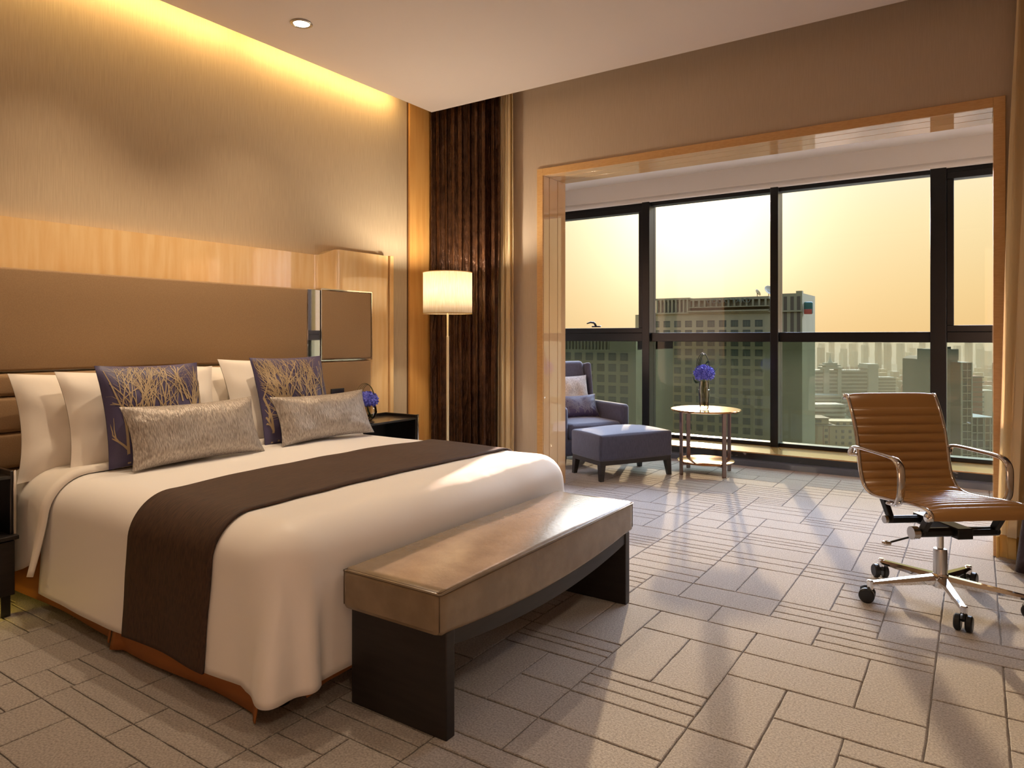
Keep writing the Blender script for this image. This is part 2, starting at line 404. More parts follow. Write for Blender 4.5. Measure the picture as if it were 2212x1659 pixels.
# opening lining (three boards a side, three on the soffit) and front trim
lin_m = [M['wood_h'], M['groove']]
def lining(name, boards):
    b = MB()
    for bx in boards: b.box(*bx)
    return struct(b.build(name, M['wood_h'], bevel=.0015), 'glossy blond wood boards lining the wide opening')
ys = [YW - .004, YW + .085, YW + .215, YD]
gp = .003
lining('trim_3', [(OX0 + .03, OX0 + .055, ys[i] + gp, ys[i + 1] - gp, 0, OZ - .055) for i in range(3)])
lining('trim_4', [(OX1 - .055, OX1 - .03, ys[i] + gp, ys[i + 1] - gp, 0, OZ - .055) for i in range(3)])
lining('trim_5', [(OX0 + .055, OX1 - .055, ys[i] + gp, ys[i + 1] - gp, OZ - .055, OZ - .03) for i in range(3)])
tr = MB().box(OX0, OX0 + .052, YW - .014, YW, 0, OZ).box(OX1 - .055, OX1, YW - .014, YW, 0, OZ).box(OX0 + .052, OX1 - .055, YW - .014, YW, OZ - .055, OZ)
struct(tr.build('trim_6', M['frame_wood'], bevel=.0015), 'flat blond wood frame around the wide opening')
# the bay
struct(MB().box(BXL - .1, BXR + .1, YD - .0, YG + .2, ZBC, ZBC + .1).build('ceiling_bay', M['bay']), 'pale grey ceiling of the window bay')
struct(MB().box(BXL - .1, BXL, YW, YG + .1, -.05, ZBC + .1).build('wall_bay_left', M['bay']))
struct(MB().box(BXR, BXR + .1, YD, YG + .1, -.05, ZBC + .1).build('wall_bay_right', M['bay']))
bh = MB().box(BXL, BXR, YG - .10, YG + .15, 2.665, ZBC)
struct(bh.build('wall_window_head', M['bay']), 'grey bulkhead above the windows')
bb = MB().prism([(YG - .13, 2.69), (YG - .10, 2.72), (YG - .10, 2.65), (YG - .13, 2.66)], BXL, BXR, 'x')
struct(bb.build('trim_7', M['bay'], bevel=.008), 'rounded grey bead above the window frames')
# sill
sl = MB().box(BXL, BXR, 6.60, YG + .12, .118, .130)
struct(sl.build('window_sill', M['sillwood'], bevel=.004), 'low honey stone window sill')
struct(MB().box(BXL, BXR, 6.608, YG + .12, -.05, .118).build('trim_8', M['marble']), 'black marble face under the window sill')
struct(MB().prism([(6.575, 0), (6.608, 0), (6.608, .062), (6.592, .058), (6.58, .045)], BXL, BXR, 'x').build('baseboard_bay', M['skirt'], smooth='auto'), 'dark rounded skirting below the marble')
# windows: each bay of the facade is one window
mx = [-4.31, -2.97, -1.638, -.276, 1.07]
F0, F1 = YG - .09, YG + .05
hw = [.042, .042, .037, .060, .042]
for k in range(4):
    xa, xb = mx[k] + hw[k], mx[k + 1] - hw[k + 1]
    root = bpy.data.objects.new(f'window_{k+1}', None); C.objects.link(root); root.location = (0, 0, 0)
    struct(root, ['left window bay with an opening sash and black lever handle, behind the armchair', 'window bay behind the round table', 'wide window bay behind the office chair', 'right window bay with an opening sash'][k])
    opening = k in (0, 3)
    f = MB()
    f.box(xa, xb, F0 + .02, F1, .13, .165).box(xa, xb, F0 + .02, F1, 2.62, 2.665).box(xa, xb, F0 + .02, F1, 1.152, 1.245)
    f.build('window_frame', M['frame'], root, bevel=.004)
    if opening:
        s = MB(); t = .052
        s.box(xa, xb, F0, F1 - .03, 2.562, 2.62).box(xa, xb, F0, F1 - .03, 1.245, 1.300).box(xa, xa + t, F0, F1 - .03, 1.300, 2.562).box(xb - t, xb, F0, F1 - .03, 1.300, 2.562)
        sash = s.build('sash', M['frame'], root, bevel=.004)
        h = MB().rbox(.055, .012, .008, .006, 2, 2, (-2.97 - .60 if k == 0 else .4, F0 - .012, 1.318))
        cx = -3.57 if k == 0 else .4
        h.tube([(cx + .0, F0 - .02, 1.32), (cx - .0, F0 - .045, 1.345), (cx - .01, F0 - .05, 1.36), (cx - .05, F0 - .05, 1.366), (cx - .10, F0 - .05, 1.352)], [.013, .013, .012, .010, .006], 8)
        h.build('window_handle', M['blackp'], sash, smooth='auto')
    g = MB().box(xa, xb, YG, YG + .008, 1.245, 2.62).build('upper_pane', M['glass_hi'], root)
    g = MB().box(xa, xb, YG, YG + .008, .165, 1.152).build('lower_pane', M['glass_lo'], root)
for k in range(5):
    struct(MB().box(mx[k] - hw[k], mx[k] + hw[k], F0 - .03, F1 + .02, .125, 2.70).build(f'trim_{9+k}', M['frame'], bevel=.005), 'black aluminium mullion between window bays')
# cove lamps
for k in range(4):
    area('cove_lamp', (-3.768, -.9 + k * 1.42 + .05, 3.112), (0, math.radians(62), 0), .02, 1.36, 5.5, (1, .66, .25))

# ------------------------------------------------------------------ ceiling downlights
def downlight(x, y, label, power, blend=.6, size=110):
    t = thing('ceiling_light', label, 'ceiling light', (x, y, ZC), group='recessed ceiling downlights')
    MB().lathe([(.062, -.001), (.064, -.006), (.050, -.008), (.046, -.002), (.046, .0)], n=40, cap=False).build('trim_ring', M['brush'], t, smooth=True)
    MB().lathe([(.0001, -.004), (.046, -.004)], n=40, cap=False).build('lens', M['downlight'], t)
    l = bpy.data.lights.new('downlight_lamp', 'SPOT'); l.energy = power; l.color = WARM; l.spot_size = math.radians(size); l.spot_blend = blend; l.shadow_soft_size = .035
    o = bpy.data.objects.new('downlight_lamp', l); C.objects.link(o); o.parent = t; o.location = (0, 0, -.03)
    return t
downlight(-3.325, 2.72, 'round white recessed ceiling light in view above the bed', 56, 1.0, 90)
downlight(-3.325, 1.62, 'recessed ceiling light above the near pillows, out of the picture', 62, 1.0, 90)
downlight(-2.55, 2.15, 'recessed ceiling light above the middle of the bed, out of the picture', 85, .5, 120)
downlight(-3.0, .25, 'recessed ceiling light over the near bedside floor, out of the picture', 26)
downlight(-1.2, .3, 'recessed ceiling light near the camera, out of the picture', 18)
downlight(.62, 3.45, 'recessed ceiling light near the right curtain, out of the picture', 30, .8, 110)
downlight(.9, 1.6, 'added fill downlight over the desk side, out of the picture', 30)  # unseen, added as general fill on the right side
downlight(.9, -.6, 'added fill downlight behind the camera, out of the picture', 40, .6, 140)  # unseen, added to fill the rear of the room
# ------------------------------------------------------------------ headboard
hb = thing('headboard', 'wide blond wood headboard with tan fabric panels and a mirror strip behind the bed', 'headboard', (XL, 2.27, 0))
HX = .0   # local x from wall
def hbox(x0, x1, y0, y1, z0, z1): return (x0, x1, y0 - 2.27, y1 - 2.27, z0, z1)
# wooden backing with the top edge stepping up in an S near each end
def ztopw(y):
    a = abs(y - 2.27)
    return 1.778 + .052 * smoothstep(1.02, 1.17, a)
def xw(y):
    a = abs(y - 2.27); return .04 + .05 * smoothstep(1.02, 1.17, a)
b = MB(); ny = 90
yl, yr = .52, 3.95
vs = []
for i in range(ny + 1):
    y = yl + (yr - yl) * i / ny
    vs.append((y, xw(y), ztopw(y)))
base = len(b.v)
for y, x, z in vs: b.v += [(0, y - 2.27, .05), (x, y - 2.27, .05), (x, y - 2.27, z), (0, y - 2.27, z)]
for i in range(ny):
    for k in range(4): b.face([base + i * 4 + k, base + (i + 1) * 4 + k, base + (i + 1) * 4 + (k + 1) % 4, base + i * 4 + (k + 1) % 4])
b.face([0, 1, 2, 3]); b.face([base + ny * 4 + k for k in range(4)][::-1])
b.build('wood_panel', M['wood'], hb, smooth='auto')
for ya, yb in ((3.965, 4.005), (.47, .51)):
    MB().box(*hbox(0, .10, ya, yb, 0, 1.835)).build('edge_post', M['wood'], hb, bevel=.004)
FX = .102
MB().rbox(.028, (3.137 - 1.30) / 2, .244, .012, 4, 3, (FX, -.0515, 1.283)).build('fabric_panel', M['uphol'], hb, smooth=True, weld=True)
for sg in (-1, 1):
    yc = 2.27 + sg * .927
    MB().box(FX - .02, FX + .022, (.925 if sg > 0 else -1.028) - .054, (.925 if sg > 0 else -1.028) + .054, 1.033, 1.527).build('mirror_strip', M['mirror'], hb, bevel=.003)
    c = 1.228 if sg > 0 else -1.331
    MB().rbox(.026, .236, .240, .010, 4, 3, (FX, c, 1.285)).build('side_fabric_panel', M['uphol'], hb, smooth=True, weld=True)
    f = MB().box(FX - .03, FX + .026, c - .244, c + .244, 1.530, 1.537).box(FX - .03, FX + .026, c - .244, c + .244, 1.032, 1.040)
    f.box(FX - .03, FX + .026, c - .245, c - .238, 1.040, 1.530).box(FX - .03, FX + .026, c + .238, c + .245, 1.040, 1.530)
    f.build('metal_edging', M['chrome'], hb)
    MB().rbox(.03, .236, .495, .012, 4, 3, (FX - .005, c, .53)).build('lower_side_panel', M['uphol'], hb, smooth=True, weld=True)
z = 1.03
for h in (.11, .17, .17, .17, .17):
    MB().rbox(.034, 1.025, h / 2 - .002, .02, 6, 4, (FX + .002, -.0515, z - h / 2), bulge=(.008, 0, 0)).build('fabric_channel', M['uphol'], hb, smooth=True, weld=True)
    z -= h
sw = MB().box(XL + .131, XL + .140, 3.335, 3.455, .735, .835)
tag(sw.build('switch_plate', M['dark'], bevel=.002), 'dark square switch plate on the headboard beside the right nightstand', 'switch')

# ------------------------------------------------------------------ nightstands
def nightstand(y0, y1, label):
    t = thing('nightstand', label, 'nightstand', (-3.76, (y0 + y1) / 2, 0))
    h = (y1 - y0) / 2
    MB().box(0, .315, -h + .012, h - .012, .59, .605).build('top', M['dark'], t, bevel=.002)
    MB().box(0, .315, -h, -h + .018, .09, .625).build('side_panel', M['dark'], t, bevel=.003)
    MB().box(0, .315, h - .018, h, .09, .625).build('side_panel', M['dark'], t, bevel=.003)
    MB().box(0, .015, -h + .018, h - .018, .09, .625).build('back_panel', M['dark'], t)
    MB().box(.015, .35, -h - .004, h + .004, .335, .352).build('shelf', M['darkwood'], t, bevel=.002)
    d = MB().box(.325, .343, -h + .01, h - .01, .10, .33).build('drawer', M['darkwood'], t, bevel=.002)
    MB().box(.015, .322, -h + .018, h - .018, .10, .112).build('bottom_panel', M['darkwood'], t)
    for sy in (-1, 1):
        MB().box(.318, .328, sy * (h - .004) - .005, sy * (h - .004) + .005, .352, .628).build('metal_edge', M['chrome'], t, bevel=.001)
        for xx in (.02, .27):
            MB().box(xx, xx + .035, sy * (h - .03) - .018, sy * (h - .03) + .018, 0, .10).build('leg', M['dark'], t)
    return t
nightstand(3.30, 3.88, 'black lacquered nightstand on the far side of the bed holding flowers')
nightstand(.72, 1.29, 'black nightstand at the left edge of the picture beside the near pillows')
area('night_light', (-3.55, 1.0, .085), (0, 0, 0), .05, .4, 1.6, (1, .68, .12))

# ------------------------------------------------------------------ bed
bed = thing('bed', 'king size bed with white bedding and a brown valance', 'bed', (-2.8, 2.27, 0))
MB().rbox(.98, .86, .13, .06, 8, 4, (-.0, 0, .405), bulge=(0, 0, .01)).build('mattress', M['linen'], bed, smooth=True, weld=True)
MB().box(-.98, .94, -.85, .85, .10, .275).build('box_base', M['valance'], bed, bevel=.01)
for sx, sy in ((.9, -.8), (.9, .8), (-.85, -.8), (-.85, .8)):
    f = MB(); f.lathe([(.03, 0), (.034, .01), (.034, .05), (.02, .06), (.02, .10)], sx, sy, 20); f.build('foot', M['blackp'], bed, smooth='auto')
def valance_panel(p0, p1, n, flare, seed, z0=.02, z1=.30, drop=0):
    rr = random.Random(seed); P0, P1 = Vector(p0), Vector(p1); d = (P1 - P0).normalized(); nrm = Vector((d.y, -d.x))
    ph = rr.random() * 6
    def f(u, v):
        p = P0 + (P1 - P0) * u; z = z1 + (z0 + drop * math.sin(u * 5 + ph) - z1) * v
        o = flare * v + .010 * v * math.sin(u * 7 + ph) + .03 * v * (smoothstep(.93, 1, u) + smoothstep(.07, 0, u))
        return (p.x + nrm.x * o, p.y + nrm.y * o, z)
    return MB().grid(f, n, 8)
v1 = valance_panel((-.98, -.872), (.05, -.872), 50, .015, 1, .035, drop=.006); v1.build('valance_panel', M['valance'], bed, smooth=True, solid=.004)
v2 = valance_panel((.06, -.874), (.955, -.874), 50, .03, 2, .015, drop=.006); v2.build('valance_panel', M['valance'], bed, smooth=True, solid=.004)
v3 = valance_panel((.965, -.80), (.965, .86), 60, .02, 3, .05); v3.build('valance_panel', M['valance'], bed, smooth=True, solid=.004)
v4 = valance_panel((.95, .872), (-.98, .872), 50, .015, 4, .03); v4.build('valance_panel', M['valance'], bed, smooth=True, solid=.004)

XF, YN, YF, RR, ZTOP = -1.90, 1.50, 3.04, .15, .600
def drape(x, y, off=0, ztop=ZTOP, xf=XF, yn=YN, yf=YF, R=RR, fold=1.0, seed=0):
    a = max(0, x - xf); s = -1 if y < yn else 1; b = max(0, yn - y, y - yf)
    n3 = noise.noise(Vector((x * 1.7 + seed, y * 1.7, 3.1))); n4 = noise.noise(Vector((x * 6 + seed, y * 6, 9.1)))
    edge = min(xf - x, y - yn, yf - y)
    if a == 0 and b == 0:
        z = ztop + .008 * n3 + .003 * n4 + .012 * smoothstep(0, .5, edge)
        return Vector((x, y, z + off))
    L = max(a, b); phi = 0 if b == 0 else (math.pi / 2 if a == 0 else b / (a + b) * math.pi / 2)
    cx = min(x, xf); cy = min(max(y, yn), yf)
    if L < R * math.pi / 2: o = (R + off) * math.sin(L / R); dz = (R + off) * (1 - math.cos(L / R)) - off
    else: o = R + off + .05 * (L - R * math.pi / 2); dz = R + (L - R * math.pi / 2)
    t = smoothstep(R * 1.2, .57, L)
    corner = math.sin(2 * phi)
    if corner > 1e-6:
        o += fold * t * (.05 * corner + .028 * corner * math.sin(phi * 7 + 1.0)); dz += .012 * t * corner * fold
    peri = (x if b > 0 and a == 0 else (y if a > 0 and b == 0 else 0))
    o += fold * t * .010 * (1 - corner) * math.sin(peri * 8 + 1.5 * math.sin(peri * 3 + seed)) + .007 * n3 + .003 * n4
    if a == 0: near = smoothstep(-1.95, -1.80 if False else -1.90, x)
    return Vector((cx + math.cos(phi) * o, cy + s * math.sin(phi) * o, ztop - dz + .008 * n3))
LH = .50 - RR + RR * math.pi / 2
def axis(a, b, n): return [a + (b - a) * i / n for i in range(n + 1)]
def cloth(name, xs, ys_, m, off=0, solid=.012, **k):
    mb = MB(); nx, nyy = len(xs), len(ys_)
    for x in xs:
        for y in ys_: mb.v.append(tuple(drape(x, y, off, **k)))
    for i in range(nx - 1):
        for j in range(nyy - 1): mb.face([i * nyy + j, (i + 1) * nyy + j, (i + 1) * nyy + j + 1, i * nyy + j + 1])
    return mb.build(name, m, smooth=True, solid=solid)
dxs = axis(-3.33, XF, 50) + axis(XF, XF + LH, 26)[1:]
dys = axis(YN - LH, YN, 26)[:-1] + axis(YN, YF, 50) + axis(YF, YF + LH, 26)[1:]
tag(cloth('duvet', dxs, dys, M['duvet']), 'smooth white duvet draped over the bed down to the valance', 'duvet')
rys = axis(YN - LH + .0, YN, 40)[:-1] + axis(YN, YF, 60) + axis(YF, YF + LH, 30)[1:]
tag(cloth('bed_runner', axis(-2.61, -2.09, 16), rys, M['runner'], off=.012, solid=.008), 'dark brown striped runner laid across the foot half of the white duvet', 'bed runner')
# folded sheet at the head
ls = LH * .78
sxs = axis(-3.74, -3.24, 22); sys_ = axis(YN - ls, YN, 22)[:-1] + axis(YN, YF, 40) + axis(YF, YF + ls, 22)[1:]
sh = MB()
for i, x in enumerate(sxs):
    for y in sys_:
        u = (x + 3.74) / .5
        p = drape(x, y, .004 + .022 * smoothstep(.55, .95, u) * (1 - smoothstep(.96, 1, u)), seed=5, fold=1.5)
        if y < YN:
            q = min(1, (YN - y) / ls); p.y -= .035 * math.sin(u * 7) * q * q; p.z -= .07 * (1 - u) * q * q - .02 * math.sin(u * 11) * q * q; p.y -= .03 * q * q
        sh.v.append(tuple(p))
k = len(sys_)
for i in range(len(sxs) - 1):
    for j in range(k - 1): sh.face([i * k + j, (i + 1) * k + j, (i + 1) * k + j + 1, i * k + j + 1])
tag(sh.build('bed_sheet', M['linen'], smooth=True, solid=.008), 'white sheet folded back at the head of the bed below the pillows', 'sheet')

# ------------------------------------------------------------------ pillows and cushions
def pillow_fn(w_, h_, t_, seed, pinch=.045, wr=.006):
    def f(u, v, side):
        x = 2 * u - 1; z = 2 * v - 1
        # outline: edges curve inward between the corners
        X = x * w_ / 2 * (1 - pinch * (1 - z * z)); Z = z * h_ / 2 * (1 - pinch * w_ / h_ * .6 * (1 - x * x))
        th = t_ / 2 * ((1 - x ** 4) * (1 - z ** 4)) ** .62 * (1 - .12 * (x * x + z * z))
        e = (1 - abs(x) ** 3) * (1 - abs(z) ** 3)
        th += wr * noise.noise(Vector((X * 8 + seed, Z * 8, side * 3))) * e * 2
        th += wr * .8 * math.sin(12 * math.atan2(z, x) + seed) * (1 - e) * (abs(x) * abs(z)) * (1 if abs(x) < 1 and abs(z) < 1 else 0)
        return Vector((X, side * max(th, .0015), Z))
    return f
def pillow(name, w_, h_, t_, m, center, lean, yaw=0, roll=0, seed=0, piping=None, pinch=.085, wr=.009, n=38, label='', cat='pillow', group=None, pattern=None, base_rz=-math.pi / 2):
    f = pillow_fn(w_, h_, t_, seed, pinch, wr); mb = MB()
    for side in (-1, 1):
        mb.grid((lambda u, v, s=side: f(u, v, s)) if side < 0 else (lambda u, v, s=side: f(1 - u, v, s)), n, n)
    mats = [m]
    if pattern:
        mats.append(pattern[0]); mb.cur = 1
        for side in (-1,):
            for pts, wd in pattern[1]:
                b0 = len(mb.v)
                for i, (u, v) in enumerate(pts):
                    if i < len(pts) - 1: du, dv = pts[i + 1][0] - u, pts[i + 1][1] - v
                    l = math.hypot(du * w_, dv * h_) or 1; nu_, nv_ = -dv * h_ / l, du * w_ / l
                    for s in (-1, 1):
                        uu = min(.985, max(.015, u + s * nu_ * wd[i] / w_)); vv = min(.985, max(.015, v + s * nv_ * wd[i] / h_))
                        p = f(uu, vv, side); p.y += side * .0028; mb.v.append(tuple(p))
                for i in range(len(pts) - 1): mb.face([b0 + 2 * i, b0 + 2 * i + 1, b0 + 2 * i + 3, b0 + 2 * i + 2])
    o = mb.build(name, mats, smooth=True, weld=not pattern)
    # local -y is the front face; z up.  base_rz turns the front towards the room
    o.matrix_world = Matrix.Translation(center) @ Matrix.Rotation(base_rz + yaw + math.pi, 4, 'Z') @ Matrix.Rotation(lean, 4, 'X') @ Matrix.Rotation(roll, 4, 'Y')
    tag(o, label, cat, group)
    if piping:
        pp = []
        for i in range(120):
            q = i / 30; k_ = int(q); fr = q - k_
            u, v = [(fr, 0), (1, fr), (1 - fr, 1), (0, 1 - fr)][k_]
            pp.append(f(u, v, 0) * 1.0)
        p = MB().tube([(a.x, 0, a.z) for a in pp], .0035, 6, closed=True, up=(0, 1, 0)); po = p.build('piping', piping, o, smooth=True)
    return o
def branches(seed, nstems=9):
    r = random.Random(seed); out = []
    def grow(u, v, ang, wd, ln, depth):
        pts = [(u, v)]; ws = [wd]; n = 7
        for i in range(n):
            ang += r.uniform(-.09, .09); u += math.cos(ang) * ln / n; v += math.sin(ang) * ln / n
            if not (0.01 < u < .99 and .01 < v < .99): break
            pts.append((u, v)); ws.append(wd * (1 - .75 * (i + 1) / n))
            if depth < 3 and r.random() < (.62 if depth < 2 else .4):
                grow(u, v, ang + r.choice([-1, 1]) * r.uniform(.25, .6), ws[-1] * .8, ln * r.uniform(.45, .75), depth + 1)
        if len(pts) > 2: out.append((pts, ws))
    for k in range(6): grow(r.uniform(.05, .95), r.uniform(.25, .6), math.pi / 2 + r.uniform(-.8, .8), .005, r.uniform(.5, .7), 1)
    for k in range(nstems): grow((k + .5 + r.uniform(-.3, .3)) / nstems, .015, math.pi / 2 + r.uniform(-.3, .3), .0068, r.uniform(.85, 1.1), 0)
    return out

# lean: positive tips the top backwards (towards the head wall)
L_ = math.radians
pillow('pillow', .80, .50, .17, M['linen'], (-3.575, 1.735, .790), L_(-13), yaw=L_(-3), seed=1, label='white pillow at the back left, leaning on the headboard', group='white sleeping pillows')
pillow('pillow', .80, .50, .17, M['linen'], (-3.585, 2.60, .795), L_(-12), yaw=L_(0), seed=4, label='white pillow at the back right, mostly hidden behind the others', group='white sleeping pillows')
pillow('pillow', .78, .50, .17, M['linen'], (-3.43, 1.86, .802), L_(-17), yaw=L_(-1), seed=9, label='white pillow in front left, behind the left blue cushion', group='white sleeping pillows')
pillow('pillow', .72, .52, .17, M['linen'], (-3.43, 2.65, .828), L_(-17), yaw=L_(0), seed=13, label='white pillow in front right, behind the right blue cushion', group='white sleeping pillows')
pillow('throw_cushion', .50, .48, .15, M['blue'], (-3.275, 1.815, .838), L_(-16), yaw=L_(0), seed=21, pinch=.07, pattern=(M['goldthread'], branches(3)), label='plum blue square cushion with gold branch pattern, left of two', cat='cushion', group='blue branch-patterned cushions')
pillow('throw_cushion', .50, .50, .15, M['blue'], (-3.285, 2.635, .845), L_(-16), yaw=L_(0), seed=25, pinch=.07, pattern=(M['goldthread'], branches(8)), label='plum blue square cushion with gold branch pattern, right of two', cat='cushion', group='blue branch-patterned cushions')
pillow('lumbar_cushion', .68, .30, .15, M['crinkle'], (-3.125, 1.935, .748), L_(-22), yaw=L_(0), roll=L_(0), seed=31, pinch=.07, wr=.008, label='crinkled silver brown lumbar cushion nearer the left edge of the bed', cat='cushion', group='silver lumbar cushions')
pillow('lumbar_cushion', .68, .28, .14, M['crinkle'], (-3.125, 2.725, .745), L_(-22), yaw=L_(0), roll=L_(0), seed=36, pinch=.07, wr=.008, label='crinkled silver brown lumbar cushion beside the far nightstand', cat='cushion', group='silver lumbar cushions')

# ------------------------------------------------------------------ bench at the foot of the bed
bench = thing('bench', 'bronze leather bench with black panel legs at the foot of the bed', 'bench', (-1.505, 2.25, 0))
HYb = .69
def sag(y): return .038 * (1 - (y / .64) ** 2) if abs(y) < .64 else 0
cu = MB()
def bcush():
    xs = [-.205, -.200, -.19, -.1, 0, .1, .19, .200, .205]; 
    n = 60
    secs = []
    for i in range(n + 1):
        y = -HYb + .02 + (2 * HYb - .04) * i / n
        e = 0
        zb = .318 - sag(y) ; zt = .452 + .004 * (1 - (y / HYb) ** 2)
        w_ = .205; r = .018; sec = []
        for (cx, cz, a0) in ((w_ - r, zb + r, -90), (w_ - r, zt - r, 0), (-w_ + r, zt - r, 90), (-w_ + r, zb + r, 180)):
            for k_ in range(5):
                a = math.radians(a0 + 90 * k_ / 4); sec.append((cx + r * math.cos(a), cz + r * math.sin(a)))
        # crown
        sec2 = []
        for (x, z) in sec: sec2.append((x, z))
        secs.append((y, sec2))
    def inset(sec, d):
        cx = sum(p[0] for p in sec) / len(sec); cz = sum(p[1] for p in sec) / len(sec)
        return [(cx + (x - cx) * (1 - d / .2), cz + (z - cz) * (1 - d / .067)) for x, z in sec]
    full = [(-HYb, inset(secs[0][1], .018))] + [(-HYb + .006, inset(secs[0][1], .006))] + secs + [(HYb - .006, inset(secs[-1][1], .006)), (HYb, inset(secs[-1][1], .018))]
    m_ = len(secs[0][1])
    for y, s_ in full:
        for x, z in s_: cu.v.append((x, y, z))
    for i in range(len(full) - 1):
        for k_ in range(m_): cu.face([i * m_ + k_, i * m_ + (k_ + 1) % m_, (i + 1) * m_ + (k_ + 1) % m_, (i + 1) * m_ + k_])
    cu.face(list(range(m_))); cu.face([(len(full) - 1) * m_ + k_ for k_ in range(m_)][::-1])
bcush()
seat = cu.build('seat_cushion', M['leather'], bench, smooth='auto')
sm = MB()
for (z, d) in ((.4475, .197), (.443, .206)):
    y_ = HYb - .012 + (d - .197); q = d - .006; y2 = y_ - .006
    sm.tube([(d, -y2, z), (d, y2, z), (q, y_, z), (-q, y_, z), (-d, y2, z), (-d, -y2, z), (-q, -y_, z), (q, -y_, z)], .0018, 6, closed=True)
for sx in (-1, 1):
    for sy in (-1, 1): sm.tube([(sx * .2, sy * (HYb - .006), .335), (sx * .2, sy * (HYb - .006), .44)], .0018, 6)
sm.build('seam', M['stitch'], seat, smooth=True)
for sy in (-1, 1):
    MB().box(-.2, .2, sy * .632 - .02, sy * .632 + .02, 0, .322).build('leg', M['darkwood'], bench, bevel=.003)
ap = MB()
for sx in (-1, 1):
    poly_n = 40; b0 = len(ap.v)
    for i in range(poly_n + 1):
        y = -.612 + 1.224 * i / poly_n; zt = .322 - sag(y); zb = zt - .045 - .012 * (1 - (y / .612) ** 2)
        for x in (sx * .195, sx * .17): ap.v += [(x, y, zt), (x, y, zb)]
    for i in range(poly_n):
        a = b0 + i * 4; c = a + 4
        for p, q in ((0, 1), (1, 3), (3, 2), (2, 0)): ap.face([a + p, a + q, c + q, c + p])
ap.build('apron', M['darkwood'], bench, smooth='auto')

# ------------------------------------------------------------------ floor lamp
lamp = thing('floor_lamp', 'slim brass floor lamp with a cream drum shade in front of the dark curtain', 'floor lamp', (-3.36, 4.13, 0))
MB().lathe([(.13, 0), (.13, .012), (.125, .018), (.02, .022), (.012, .03)], n=40).build('base', M['brass'], lamp, smooth='auto')
MB().lathe([(.011, .02), (.011, 1.20), (.0115, 1.205), (.008, 1.21), (.008, 1.44)], n=16).build('pole', M['brass'], lamp, smooth='auto')
shd = MB().lathe([(.187, 1.378), (.187, 1.692)], n=64, cap=False).build('lamp_shade', M['shade'], lamp, smooth=True, solid=.003)
for z in (1.379, 1.691): MB().tube([(.187 * math.cos(a * math.pi / 24), .187 * math.sin(a * math.pi / 24), z) for a in range(48)], .003, 6, closed=True).build('shade_ring', M['hemcloth'], shd, smooth=True)
rim = MB()
for a in range(3): rim.tube([(0, 0, 1.44), (.185 * math.cos(a * 2.094), .185 * math.sin(a * 2.094), 1.40)], .002, 6)
rim.build('shade_spider', M['brass'], shd, smooth=True)
MB().lathe([(.012, 1.44), (.03, 1.48), (.036, 1.52), (.03, 1.56), (.012, 1.58)], n=20).build('bulb', M['bulb'], lamp, smooth=True)
pl = bpy.data.lights.new('lamp_glow', 'POINT'); pl.energy = 34; pl.color = (1, .86, .66); pl.shadow_soft_size = .05
po = bpy.data.objects.new('lamp_glow', pl); C.objects.link(po); po.parent = lamp; po.location = (0, 0, 1.62)

# ------------------------------------------------------------------ curtains
def curtain(name, top, bot, y, z0, z1, folds, amp, m, seed, label, cat='curtain', n=260, nz=44, solid=.003):
    r = random.Random(seed); ph = [r.uniform(0, 6.28) for _ in range(6)]
    def f(u, v):
        z = z0 + (z1 - z0) * v; a = bot[0] + (top[0] - bot[0]) * v; b_ = bot[1] + (top[1] - bot[1]) * v
        uu = u + .028 * math.sin(3.1 * v + ph[0]) * math.sin(9 * u + ph[1]) + .022 * math.sin(13 * u + ph[2]) + .008 * math.sin(6 * v + ph[2] + 20 * u)
        s = math.sin(2 * math.pi * folds * uu + ph[3] + .5 * math.sin(2 * v + ph[4])); k_ = .7 + .3 * math.sin(17 * u + ph[5]) + .15 * math.sin(31 * u)
        pin = smoothstep(1.0, .93, v)
        s = s * .8 + .3 * math.sin(2 * math.pi * folds * 2.3 * uu + ph[1] + 1.5 * v)
        yy = y + amp * k_ * (abs(s) ** .8) * (1 if s > 0 else -1) * (.45 + .55 * pin) + .004 * noise.noise(Vector((u * 30, v * 14, seed)))
        x = a + (b_ - a) * uu + amp * .25 * math.cos(2 * math.pi * folds * 2 * uu + ph[3])
        return (x, yy, z)
    o = MB().grid(f, n, nz).build(name, m, smooth=True, solid=solid)
    return tag(o, label, cat)
curtain('curtain', (-3.86, -3.17), (-3.83, -3.17), 4.515, .015, 3.25, 8.5, .05, M['curtain'], 3, 'dark brown satin curtain gathered in the corner behind the floor lamp')
curtain('sheer_curtain', (-3.19, -3.06), (-3.20, -3.055), 4.57, .02, 3.25, 2.6, .03, M['sheer'], 5, 'cream sheer curtain bunched beside the dark brown curtain', n=90)
curtain('sheer_curtain', (.165, .62), (.078, .40), 4.50, .145, 3.25, 4.4, .04, M['sheer'], 8, 'cream sheer curtain at the right edge of the picture', n=140)
rs = bpy.data.objects[-1] if False else [o for o in C.objects if o.name.startswith('sheer_curtain')][-1]
